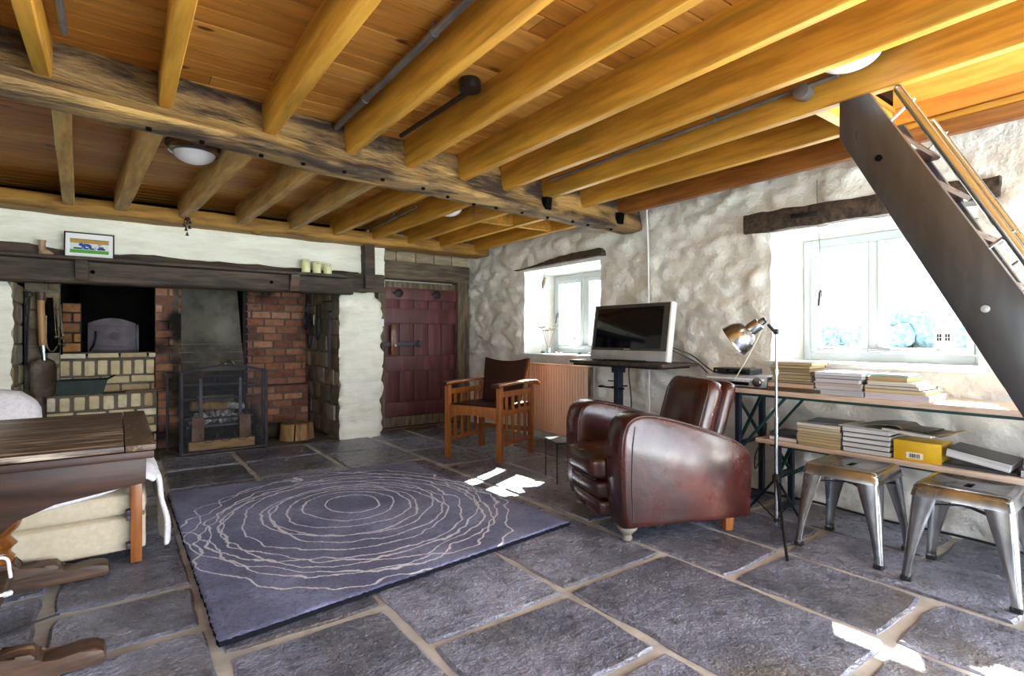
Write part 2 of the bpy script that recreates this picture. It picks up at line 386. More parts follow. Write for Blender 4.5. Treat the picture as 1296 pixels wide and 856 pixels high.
WX = 3.58
H3 = (-1.45, -.35, .05, 1.95); H1 = (3.53, 4.69, .865, 1.775); H2 = (.82, 1.92, .875, 1.765)  # the first opening is unseen, added to let fill light in
T1 = (3.60, 4.60, .885, 1.735); T2 = (.86, 1.87, .895, 1.735)
FX = 3.99
def right_wall():
    mb = MB()
    ys = lines(-1.6, .2, .12) [:-1] + lines(.2, 6.0, .027, (H1[0], H1[1], H2[0], H2[1]))
    ys = sorted(set(ys) | {H3[0], H3[1]})
    zs = lines(-.03, 2.42, .026, (H1[2], H1[3], H2[2], H2[3], H3[2], H3[3]))
    def P(y, z):
        d = rubble(y, z)
        for h in (H1, H2):
            if h[0]-.14 < y < h[1]+.14 and h[2]-.14 < z < h[3]+.14:
                e = max(max(h[0]-y, y-h[1], 0), max(h[2]-z, z-h[3], 0))
                d = d * sm(-.05, .12, e) - .02 * sm(.09, 0, e)
        yy, zz = y, z
        for h in (H1, H2):       # wavering edges of the opening
            if h[2]-.03 <= z <= h[3]+.03:
                for e in (h[0], h[1]):
                    if abs(y - e) < .03: yy = y + .016 * noise.noise(Vector((e * 5, z * 9, 1)))
        return Vector((WX - d, yy, zz))
    V = wall_grid(mb, ys, zs, P, (H1, H2, H3))
    for h, t in ((H1, T1), (H2, T2)):
        def idx(a, val): return min(range(len(a)), key=lambda k: abs(a[k]-val))
        i0, i1, j0, j1 = idx(ys, h[0]), idx(ys, h[1]), idx(zs, h[2]), idx(zs, h[3])
        loop = [(i, j0) for i in range(i0, i1)] + [(i1, j) for j in range(j0, j1)] + [(i, j1) for i in range(i1, i0, -1)] + [(i0, j) for j in range(j1, j0, -1)]
        ring = [V[k] for k in loop]; prev = ring
        for s in range(1, 9):
            f = s / 8; cur = []
            for v, (i, j) in zip(ring, loop):
                ty = t[0] + (ys[i]-h[0]) / (h[1]-h[0]) * (t[1]-t[0]); tz = t[2] + (zs[j]-h[2]) / (h[3]-h[2]) * (t[3]-t[2])
                p = v.co.lerp(Vector((FX + .03, ty, tz)), f)
                a = .014 * math.sin(math.pi * f)
                p += Vector((0, noise.noise(p * 7) * a, noise.noise(p * 8 + Vector((3, 1, 5))) * a))
                cur.append(mb.b.verts.new(p))
            n = len(loop)
            for k in range(n): mb.b.faces.new((prev[k], prev[(k+1) % n], cur[(k+1) % n], cur[k]))
            prev = cur
    # outer leaf of the thick wall, round the windows
    X0, X1 = 3.97, 4.035
    for y0, y1, z0, z1 in ((H3[1], 7.3, -.1, T1[2]), (H3[1], 7.3, T1[3], 2.6), (-1.9, H3[0], -.1, 2.6), (H3[0], H3[1], H3[3], 2.6), (H3[1], T2[0], T1[2]-.01, T1[3]+.01), (T2[1], T1[0], T1[2]-.01, T1[3]+.01), (T1[1], 7.3, T1[2]-.01, T1[3]+.01)):
        mb.bx(X0, X1, y0, y1, z0, z1, mi=1)
    for y in (H3[0], H3[1]): mb.bx(WX-.01, X1, y-.02 if y < -1 else y, y if y < -1 else y+.02, -.05, 2.0, mi=1)
    return struct(mb.build('wall_right', [m_white, m_wallext], smooth=60))
right_wall()

# window frames ------------------------------------------------------
m_glass = None
def glass():
    t = NT('window_glass')
    lw = t.n('LayerWeight', Blend=.15).outputs['Fresnel']
    tr = t.n('BsdfTransparent', Color=(.96, .98, .98, 1)); gl = t.n('BsdfGlossy', Roughness=.02, Color=(.9, .95, 1, 1))
    mx = t.n('MixShader', i0=lw, i1=tr.outputs[0], i2=gl.outputs[0]); t.t.links.new(mx.outputs[0], t.out.inputs[0])
    return t.m
m_glass = glass()
def window(name, t, mull, handle_y, handle_z):
    y0, y1, z0, z1 = t
    root = bpy.data.objects.new(name, None); COL.objects.link(root); struct(root); root.location = (FX, (y0+y1)/2, z0)
    ox, oy, oz = root.location
    f = MB(); w = .055
    def B(m, a, b, c, d, x0=-.03, x1=.04, bev=.004): m.bx(x0, x1, a-oy, b-oy, c-oz, d-oz, bev=bev)
    B(f, y0+w, y1-w, z1-w, z1, -.028); B(f, y0+w, y1-w, z0, z0+w, -.028); B(f, y0, y0+w, z0, z1); B(f, y1-w, y1, z0, z1)
    for m in mull: B(f, m-.028, m+.028, z0+w, z1-w, -.029, .039)
    f.build('window_frame', m_whitep, root)
    bays = [y0+w] + [v for m in mull for v in (m-.028, m+.028)] + [y1-w]
    for a, b in zip(bays[::2], bays[1::2]):
        c = MB(); e = .036; g = (a+.002, b-.002, z0+w+.002, z1-w-.002)
        B(c, g[0]+e, g[1]-e, g[3]-e, g[3], -.043, .02); B(c, g[0]+e, g[1]-e, g[2], g[2]+e, -.043, .02)
        B(c, g[0], g[0]+e, g[2], g[3], -.045, .02); B(c, g[1]-e, g[1], g[2], g[3], -.045, .02)
        s = c.build('casement', m_whitep, root)
        p = MB(); B(p, g[0]+e-.004, g[1]-e+.004, g[2]+e-.004, g[3]-e+.004, -.010, -.006, 0)
        p.build('pane', m_glass, s)
    h = MB(); h.box((-.06, handle_y-oy, handle_z-oz), (.02, .018, .05), bev=.004); h.bar((-.075, handle_y-oy, handle_z-oz+.01), (-.085, handle_y-oy+.004, handle_z-oz-.09), .016, .014, .004)
    h.build('window_handle', m_iron, root)
    st = MB(); st.tube([(-.07, y1-w-.1-oy, z0+w+.03-oz), (-.075, y0+w+.15-oy, z0+w+.028-oz)], .006); st.box((-.06, (y0+y1)/2-oy, z0+w+.022-oz), (.03, .16, .02), bev=.004)
    st.build('window_stay', m_silver, root)
    return root
window('window_1', T1, [4.10], 4.5, 1.3)
window('window_2', T2, [1.43], 1.74, 1.36)
def sills():
    mb = MB(); mb.bx(-.04, .40, -.60, .60, -.03, 0, bev=.006)
    o = mb.build('trim_1', m_whitep, smooth=30); o.location = (WX, 4.11, .885); struct(o)
    mb = MB(); mb.bx(-.02, .40, -.57, .57, -.03, 0, bev=.006)
    o = mb.build('trim_2', m_whitep, smooth=30); o.location = (WX, 1.37, .895); struct(o)
sills()

# old timber lintels over the windows
def lintel():
    mb = MB(); secs = []
    for k in range(41):
        f = k / 40; y = 2.085 - f * 1.36; zt = 1.915 - .05*f + .012 * fbm(Vector((y*7, 1, 2))); zb = 1.775 - .02*f + .008 * fbm(Vector((y*6, 5, 2)))
        x = WX - .038 - .008 * noise.noise(Vector((y*6, 0, 9)))
        secs.append([(x+.2, y, zb), (x+.006, y, zb), (x, y, zb+.012), (x-.003, y, (zb+zt)/2 + .01*noise.noise(Vector((y*9, 3, 3)))), (x, y, zt-.012), (x+.006, y, zt), (x+.2, y, zt)])
    mb.loft(secs)
    o = mb.build('window_lintel', m_oak, smooth=40)
    tag(o, 'long dark timber lintel set into the white wall above the wider window', 'lintel'); o['kind'] = 'thing'
    nt = MB(); nt.box((WX-.046, 1.67, 1.838), (.012, .16, .028), rot=(R(3), 0, 0), bev=.004)
    nt.build('iron_plate', m_black, o)
    mb = MB(); secs = []
    for k in range(41):
        f = k / 40; y = 4.80 - f * 1.33; th = .008 + .062 * sm(.05, .7, f) * (1 - .5*sm(.97, 1, f)); zb = 1.795 + .012 * f
        zt = zb + th + .008 * fbm(Vector((y*11, 2, 7)))
        x = WX - .035
        secs.append([(x+.2, y, zb), (x+.004, y, zb), (x, y, zb+.3*th), (x, y, zb+.7*th), (x+.004, y, zt), (x+.2, y, zt)])
    mb.loft(secs)
    o = mb.build('window_lintel', m_oak, smooth=40)
    tag(o, 'thin jagged dark timber lintel above the small window over the radiator', 'lintel'); o['kind'] = 'thing'
lintel()

# ------------------------------------------------------------------ back wall: breast, piers, door recess
def back_wall():
    mb = MB()
    xs = lines(-2.5, 2.32, .035); zs = lines(1.6, 2.1, .03)
    wall_grid(mb, xs, zs, lambda x, z: Vector((x, 5.5 - .6 * rubble(x, z * 1.7, 1, 8.), z)))
    mb.bx(-2.5, 2.32, 5.56, 5.9, 1.62, 2.095)
    mb.bx(2.3, 4.0, 5.98, 6.15, -.03, 2.42, mi=1)
    return struct(mb.build('wall_back', [m_breast, m_plaster], smooth=60))
back_wall()
def pier(x0, x1, name, lab_side):
    mb = MB(); secs = []
    i0, i1 = (.075, 0) if x0 > 0 else (0, -.075)
    path = [(x0+i0, 6.85), (x0+i0, 6.4), (x0+i0, 6.0), (x0+i0, 5.7), (x0+i0*.7, 5.58), (x0, 5.53)] + [(x0 + (x1-x0)*k/14, 5.5) for k in range(15)] + [(x1, 5.53), (x1+i1*.7, 5.58), (x1+i1, 5.7), (x1+i1, 5.95), (x1+i1, 6.4), (x1+i1, 6.85)]
    zs = lines(-.03, 1.40, .03) + [1.43, 1.46, 1.485, 1.505, 1.52, 1.53]
    for z in zs:
        top = sm(1.38, 1.53, z); sec = []
        for (x, y) in path:
            d = .8 * rubble(x * 1.3 + y, z, 1, 3.) if y < 5.96 else 0
            edge = min(abs(x-x0), abs(x-x1)); rnd_ = .02 * sm(.06, 0, edge) if y < 5.52 else 0
            inx = (.02*top + d*.6) * (1 if x < (x0+x1)/2 else -1) if edge < .02 else 0
            sec.append((x + (-d*.9 if x == x0 else (d*.9 if x == x1 else 0)) + .05*top*top*(1 if x < (x0+x1)/2 else -1)*(edge < .08), y - (d if y < 5.6 else 0) + rnd_ + .05*top*top*(y < 5.6), z))
        secs.append(sec)
    mb.loft(secs)
    return struct(mb.build(name, m_breast, smooth=60))
pier(1.835, 2.3, 'wall_back.001', 0)
pier(-2.5, -.645, 'wall_back.002', 0)

# ------------------------------------------------------------------ fireplace masonry
def bricks(mb, o, ux, n, W, H, bw, bh, gap=.013, depth=.05, mode='run', jit=.004, round_=.008, mi=0, mim=1):
    o, ux, n = Vector(o), Vector(ux).normalized(), Vector(n).normalized(); uz = Vector((0, 0, 1))
    rot = Matrix((ux, -n, uz)).transposed()
    rows = max(1, round(H / (bh + gap))); bh = H / rows - gap
    for r in range(rows):
        z = (r + .5) * (bh + gap); x = -(.5 * bw if (r % 2 and mode == 'run') else 0) - rnd.random() * .02
        while x < W - .01:
            w = bw * rnd.uniform(.88, 1.1); a, b = max(x, 0), min(x + w, W)
            if b - a > .02:
                c = o + ux * ((a + b) / 2) + uz * (z + rnd.uniform(-jit, jit)*.6) - n * (depth / 2 + rnd.uniform(0, jit))
                mb.box(c, (b - a - gap * .3, depth, bh * rnd.uniform(.94, 1.0)), rot=rot @ Euler((rnd.uniform(-.02, .02), rnd.uniform(-.015, .015), 0)).to_matrix(), bev=round_, mi=mi)
            x += w + gap
    c = o + ux * (W / 2) + uz * (H / 2) - n * (depth / 2 + .022)
    mb.box(c, (W, depth, H), rot=rot, mi=mim)
    return mb
X, NY, NX = (1, 0, 0), (0, -1, 0), (-1, 0, 0)
def fireplace():
    # grey block wall on which the tools hang, and the two cheeks
    mb = MB()
    bricks(mb, (-.65, 6.15, 0), X, NY, .235, 1.62, .26, .15, jit=.012, round_=.014)
    bricks(mb, (-.645, 6.15, 0), (0, -1, 0), (1, 0, 0), .58, 1.5, .3, .15, jit=.012, round_=.014)
    bricks(mb, (1.82, 5.54, 0), (0, 1, 0), NX, 1.3, .72, .30, .15, depth=.055, jit=.02, round_=.02)
    bricks(mb, (1.84, 5.54, .72), (0, 1, 0), NX, 1.3, .9, .34, .16, depth=.055, jit=.012, round_=.016)
    struct(mb.build('wall_inglenook', [m_greyst, m_mortar], smooth=40))
    # the bread oven bench in cream brick
    mb = MB()
    bricks(mb, (-.45, 6.2, .86), X, NY, .74, .055, .21, .055, depth=.10)
    bricks(mb, (-.42, 6.215, .70), X, NY, .70, .15, .075, .15, gap=.016, mode='soldier', jit=.006, round_=.012)
    bricks(mb, (-.42, 6.215, .55), X, NY, .70, .15, .2, .062, jit=.006)
    bricks(mb, (-.50, 6.06, .40), X, NY, .79, .145, .082, .14, gap=.02, depth=.16, mode='soldier', jit=.008, round_=.016)
    bricks(mb, (-.50, 6.07, 0), X, NY, .79, .40, .21, .066, gap=.018, depth=.12, jit=.006)
    mb.bx(-.5, .3, 6.12, 7.0, 0, .5, mi=1); mb.bx(-.5, .3, 6.26, 7.0, .5, .88, mi=1)
    struct(mb.build('wall_inglenook', [m_cream, m_mort_mid], smooth=40))
    mb = MB()
    bricks(mb, (-.42, 6.21, .92), X, NY, .145, .445, .17, .078, depth=.10)
    struct(mb.build('wall_inglenook', [m_brown, m_mortar_dark], smooth=40))
    # red brick stack between oven and fire, and the brick back on the far side
    mb = MB()
    bricks(mb, (.285, 6.2, .40), X, NY, .215, 1.22, .2, .066, depth=.10)
    bricks(mb, (.30, 6.07, 0), X, NY, .2, .54, .19, .066, depth=.2)
    bricks(mb, (.50, 6.2, 0), (0, 1, 0), (1, 0, 0), .5, 1.6, .2, .066)
    bricks(mb, (1.16, 6.75, .5), X, NY, .68, 1.12, .21, .07)
    bricks(mb, (1.10, 6.58, 0), X, NY, .72, .5, .22, .074, depth=.16)
    mb.bx(.30, .48, 6.28, 7.0, 0, 1.6, mi=1)
    struct(mb.build('wall_inglenook', [m_red, m_mort_mid], smooth=40))
    mb = MB()
    bricks(mb, (.5, 6.56, 0), X, NY, .62, .72, .21, .068)
    bricks(mb, (1.165, 6.78, 0), (0, -1, 0), (1, 0, 0), .22, 1.6, .2, .07, depth=.03)
    struct(mb.build('wall_inglenook', [m_sooty, m_mortar_dark], smooth=40))
    # smoke hood
    mb = MB(); P = lambda x0, x1, y0, y1, z: [(x0, y0, z), (x1, y0, z), (x1, y1, z), (x0, y1, z)]
    mb.loft([P(.505, 1.125, 6.5, 6.85, .70), P(.505, 1.12, 6.5, 6.85, .72), P(.505, 1.09, 6.52, 6.85, 1.0), P(.505, 1.05, 6.55, 6.85, 1.6)])
    for z in (.80, .90, .985): mb.bx(.507, 1.10, 6.498, 6.52, z - .004, z + .004, mi=1)
    struct(mb.build('wall_inglenook', [m_render, m_mortar], smooth=30))
    # soot-black oven chamber and flue
    mb = MB()
    mb.bx(-.70, 2.0, 6.95, 7.1, -.03, 2.3); mb.bx(-.72, -.66, 5.75, 7.1, 1.45, 2.3); mb.bx(1.86, 1.92, 5.75, 7.1, 1.45, 2.3)
    mb.bx(-.7, 2.0, 5.85, 7.1, 2.3, 2.4); mb.bx(-.66, -.40, 6.2, 6.95, .9, 2.3)
    mb.bx(-.30, .28, 6.22, 6.9, .885, .905); mb.bx(-.30, .285, 6.62, 6.68, .9, 1.75)
    struct(mb.build('wall_inglenook', m_soot, smooth=30))
fireplace()

# mantel beam, shelf, corbels, rough upper timber --------------------------------
def mantel():
    mb = MB(); secs = []
    for k in range(61):
        x = -2.0 + 3.95 * k / 60
        a = .010 * fbm(Vector((x*2.5, 1, 1))); b = .008 * fbm(Vector((x*5, 3, 3)))
        zb = 1.487 + a + .02 * math.sin(x * 1.1) * .5; zt = 1.652; y = 5.42 + b
        if x > 1.55: zb -= .0
        secs.append([(x, 5.62, zb), (x, y+.014, zb), (x, y, zb+.016), (x, y+.004*noise.noise(Vector((x*8, 5, 5))), (zb+zt)/2), (x, y, zt), (x, 5.62, zt)])
    mb.loft(secs)
    o = tag(mb.build('mantel_beam', m_oak, smooth=40), 'massive dark oak beam spanning the open brick fireplace under the narrow mantel shelf', 'beam'); o['kind'] = 'thing'
    for hx in (-.165, 1.16):
        h = MB(); h.lathe([(.0, 0), (.016, 0), (.016, .004), (0, .004)], (hx, 5.412, 1.575), (0, -1, 0), 14); h.build('peg_hole', m_soot, o)
    mb = MB(); mb.prism([(-2.0, 1.655), (1.86, 1.655), (1.9, 1.668), (1.86, 1.68), (-2.0, 1.68)], lambda u, v, w: (u, w, v), 5.31, 5.50, bev=.005)
    s = tag(mb.build('mantel_shelf', m_oak, smooth=30), 'narrow dark wooden mantel shelf running above the fireplace beam', 'shelf')
    for cx in (-.232, 1.36):
        c = MB(); c.prism([(5.415, 1.50), (5.40, 1.50), (5.335, 1.635), (5.335, 1.654), (5.415, 1.654)], lambda u, v, w: (w, u, v), cx-.04, cx+.04, bev=.004)
        c.build('bracket', m_worn if cx > 1 else m_oak, s)
    mb = MB(); secs = []
    for k in range(51):
        x = -2.0 + 4.02 * k / 50
        zt = 1.745 + .035 * fbm(Vector((x*2.1, 4, 4))) + .05 * sm(-.1, -.9, x)
        secs.append([(x, 5.55, 1.682), (x, 5.465, 1.682), (x, 5.455 + .008*noise.noise(Vector((x*6, 1, 7))), 1.71), (x, 5.47, zt - .01), (x, 5.55, zt)])
    mb.loft(secs)
    o = tag(mb.build('rough_timber', m_oak, smooth=40), 'rough dark timber with a wavy top edge behind the mantel shelf', 'beam')
    # short post over the pier, and stub of timber under it
    mb = MB(); mb.box((2.115, 5.45, 1.80), (.11, .14, .47), rot=(0, R(-1), 0), bev=.008); mb.jitter(.004)
    tag(mb.build('timber_post', m_oak, smooth=30), 'short dark upright timber between the mantel shelf end and the door planks', 'post')
    mb = MB(); mb.bx(1.87, 2.30, 5.44, 5.56, 1.535, 1.72, bev=.02); mb.jitter(.012, 9)
    tag(mb.build('timber_stub', m_oak, smooth=30), 'rough dark timber end resting on top of the white pier', 'beam')
mantel()

# ------------------------------------------------------------------ door
def door():
    root = bpy.data.objects.new('door_1', None); COL.objects.link(root); struct(root); root.location = (2.94, 5.85, 0)
    x0, x1, z0, z1 = -.47, .47, .015, 1.70
    L = MB(); n = 5; w = (x1-x0)/n
    for k in range(n):
        L.bx(x0+k*w+.003, x0+(k+1)*w-.003, .02, .045, z0+.10, z1-.14, bev=.003)
    L.build('door_planks', m_dred, root)
    for za, zb in ((z0+.12, .30), (.66, .84), (1.22, 1.40), (1.50, 1.64)):
        b = MB(); b.bx(x0, x1, -.012, .022, za, zb, bev=.006); b.build('door_ledge', m_dred, root)
    g = MB(); g.bx(x0, x1, .0, .04, z0, z0+.115, bev=.004); g.build('kick_board', m_oak_door, root)
    g = MB(); g.bx(x0, x1, .005, .04, 1.64, 1.71, bev=.004); g.build('top_rail', m_oak_door, root)
    f = MB(); f.bx(-.56, -.475, -.03, .10, 0, 1.74, bev=.008); f.bx(.475, .64, -.05, .10, 0, 1.74, bev=.01); f.jitter(.004, 5); f.build('door_frame', m_oak_door, root)
    f = MB(); f.bx(-.62, .635, -.06, .10, 1.735, 1.945, bev=.012); f.jitter(.006, 4); f.build('door_lintel', M('door_lintel_oak', '#6e604c', '#453b30', 5, (.7, 6, 6), .75, bump=.5, dist=.01), root)
    f = MB()
    for k in range(5): f.bx(-.58+.245*k, -.58+.245*(k+1)-.01, -.03, .05, 1.945, 2.06, bev=.006)
    f.build('over_door_boards', M('pale_boards', '#a99a80', '#8c7c62', 5, (1, 1, 5), .8, bump=.3, island=.25), root)
    b = MB(); b.bx(-.50, -.02, -.045, -.013, .955, 1.005, bev=.005); b.bx(-.06, -.02, -.05, -.012, .94, 1.02, bev=.004); b.build('latch_bar', m_iron, root)
    h = MB(); h.prism([(-.02, .86), (.02, .86), (.045, .93), (.045, 1.10), (.02, 1.20), (-.02, 1.20)], lambda u, v, w: (-.40 + u, w, v), -.075, -.012, bev=.006); h.build('wooden_handle', m_turn, root)
    h = MB(); h.tube([(-.52, -.05, 1.0), (-.52, -.065, .92), (-.515, -.065, .72)], [.02, .022, .016], 10); h.build('latch_toggle', m_worn, root)
    k = MB(); k.lathe([(.012, 0), (.014, .012), (.006, .02)], (-.375, -.08, .965), (0, -1, 0), 12); k.build('keyhole_knob', m_plastic, root)
    for hx in (-.30, .20):
        k = MB(); k.lathe([(.05, 0), (.05, .01), (.035, .018), (.0, .018)], (hx, -.012, 1.575), (0, -1, 0), 14); k.box((hx-.06, -.018, 1.575), (.04, .012, .03), bev=.003); k.build('iron_boss', m_black, root)
    t = MB(); t.bx(-.5, .5, -.10, .0, 0.0, .018, bev=.004); t.build('threshold', m_worn, root)
door()
mb = MB(); mb.bx(-.042, .042, -.012, 0, -.042, .042, bev=.004); mb.bx(-.012, .012, -.02, -.01, -.018, .018, bev=.003)
o = mb.build('light_switch', m_plastic, smooth=30); o.location = (2.40, 5.815, 1.225)
tag(o, 'small white light switch beside the dark red plank door', 'switch')
# ------------------------------------------------------------------ rug
def rug():
    t = NT('rug_wool'); v = t.coords((1, 1, 1), False)
    n1 = t.n('TexNoise', Vector=v, Scale=2.2, Detail=4).outputs['Fac']
    n2 = t.n('TexNoise', Vector=v, Scale=55., Detail=5, Roughness=.8).outputs['Fac']
    c = t.mix(t.ramp(n1, .35, .65), lin('#64688a'), lin('#8a90b6'))
    c = t.mix(t.ramp(n2, .45, .75), c, lin('#44465e'))
    wv = t.n('TexNoise', Vector=v, Scale=3.0, Detail=2)
    wob = t.n('VectorMath', {'operation': 'SUBTRACT'}, i0=wv.outputs['Color'], i1=(.5, .5, .5)).outputs[0]
    fz = t.n('TexNoise', Vector=v, Scale=26., Detail=3); fzv = t.n('VectorMath', {'operation': 'SUBTRACT'}, i0=fz.outputs['Color'], i1=(.5, .5, .5)).outputs[0]
    tot = None
    rings = [(.04, .12, .155, .19), (.02, .10, .26, .30), (.0, .08, .36, .38), (-.02, .06, .42, .47), (.01, .05, .45, .50), (.03, .02, .52, .55), (-.03, .03, .56, .66), (-.03, -.02, .66, .70),
             (.01, .0, .71, .76), (-.01, -.04, .74, .79), (.02, -.05, .80, .86), (-.02, .02, .80, .93), (.0, -.06, .86, .98)]
    for i, (cx, cy, a, b) in enumerate(rings):
        k = .05 + .012 * i
        sc1 = t.n('VectorMath', {'operation': 'SCALE'}, i0=wob, Scale=k * (1 if i % 2 else -1) * 1.6).outputs[0]
        sc2 = t.n('VectorMath', {'operation': 'SCALE'}, i0=fzv, Scale=.022).outputs[0]
        p = t.n('VectorMath', {'operation': 'ADD'}, i0=v, i1=sc1).outputs[0]
        p = t.n('VectorMath', {'operation': 'ADD'}, i0=p, i1=sc2).outputs[0]
        mp = t.n('Mapping', Vector=p); mp.inputs['Location'].default_value = (-cx / a, -cy / b, 0); mp.inputs['Scale'].default_value = (1/a, 1/b, 0)
        L = t.n('VectorMath', {'operation': 'LENGTH'}, i0=mp.outputs[0]).outputs['Value']
        dd = t.math('MULTIPLY', t.math('ABSOLUTE', t.math('SUBTRACT', L, 1.0)), (a + b) / 2)
        m = t.n('MapRange', {'interpolation_type': 'SMOOTHSTEP'}, Value=dd, From_Min=.003, From_Max=.0075, To_Min=1., To_Max=0.).outputs[0]
        tot = m if tot is None else t.math('MAXIMUM', tot, m)
    c = t.mix(tot, c, lin('#e2e2ee'))
    mat = t.finish(c, .92, 0, n2, .8, .012, spec=.15, extra={'Sheen Weight': .1, 'Sheen Roughness': .4})
    corners = [(.272, 2.05), (2.04, 2.235), (1.955, 4.09), (.262, 4.24)]
    cx, cy = 1.13, 3.15; mb = MB(); nu, nv = 150, 170
    def P(u, v, e=0):
        a, b, c_, d = [Vector(q) for q in corners]
        p = a.lerp(b, u).lerp(d.lerp(c_, u), v)
        n = noise.noise(Vector((p.x*3, p.y*3, 2)))
        return p
    V = []
    for i in range(nu+1):
        row = []
        for j in range(nv+1):
            u, v = i/nu, j/nv; p = P(u, v)
            ed = min(u, 1-u, v, 1-v)
            z = .024 * sm(-.02, .008, ed) + .0025 * rnd.random() + .003*noise.noise(Vector((p.x*9, p.y*9, 0)))
            jx = jy = 0
            if ed == 0: jx, jy = rnd.uniform(-.004, .004), rnd.uniform(-.004, .004); z = .020
            row.append(mb.b.verts.new((p.x - cx + jx, p.y - cy + jy, z)))
        V.append(row)
    for i in range(nu):
        for j in range(nv): mb.b.faces.new((V[i][j], V[i+1][j], V[i+1][j+1], V[i][j+1]))
    loop = [V[i][0] for i in range(nu)] + [V[nu][j] for j in range(nv)] + [V[i][nv] for i in range(nu, 0, -1)] + [V[0][j] for j in range(nv, 0, -1)]
    low = [mb.b.verts.new((v.co.x, v.co.y, .001)) for v in loop]
    for k in range(len(loop)): mb.b.faces.new((loop[k], low[k], low[(k+1) % len(low)], loop[(k+1) % len(low)])).material_index = 1
    o = mb.build('rug', [mat, M('rug_backing', '#191920', None, rough=1., bump=0, spec=.05)], smooth=70, norm=False); o.location = (cx, cy, 0)
    tag(o, 'large blue grey wool rug with irregular white oval rings on the flagstones', 'rug')
rug()

# ------------------------------------------------------------------ club armchair
def soft(mb, c, d, bev, puff=(0, 0, 0), cuts=8, rot=None, mi=0):
    """upholstered block: subdivided box with rounded edges and bulging faces"""
    hx, hy, hz = d[0]/2, d[1]/2, d[2]/2; n = cuts
    b2 = bmesh.new(); bmesh.ops.create_cube(b2, size=2); bmesh.ops.subdivide_edges(b2, edges=b2.edges, cuts=n, use_grid_fill=True)
    m = Matrix.Translation(c) @ ((Euler(rot).to_matrix() if not isinstance(rot, Matrix) else rot).to_4x4() if rot is not None else Matrix())
    mp = {}
    for v in b2.verts:
        q = v.co.copy(); s = Vector((q.x*hx, q.y*hy, q.z*hz))
        inner = Vector((max(-hx+bev, min(hx-bev, s.x)), max(-hy+bev, min(hy-bev, s.y)), max(-hz+bev, min(hz-bev, s.z))))
        dlt = s - inner
        if dlt.length > 1e-6: s = inner + dlt.normalized() * bev * min(1, max(abs(dlt.x), abs(dlt.y), abs(dlt.z)) / bev) if dlt.length > 0 else s
        f = lambda a: max(0, 1 - a*a)
        s.x += puff[0] * q.x * f(q.y) * f(q.z); s.y += puff[1] * q.y * f(q.x) * f(q.z); s.z += puff[2] * q.z * f(q.x) * f(q.y)
        s += noise.noise_vector(Vector(c) * 9 + s * 5) * .004
        mp[v] = mb.b.verts.new(m @ s)
    for f in b2.faces: mb.b.faces.new([mp[v] for v in f.verts]).material_index = mi
    b2.free()

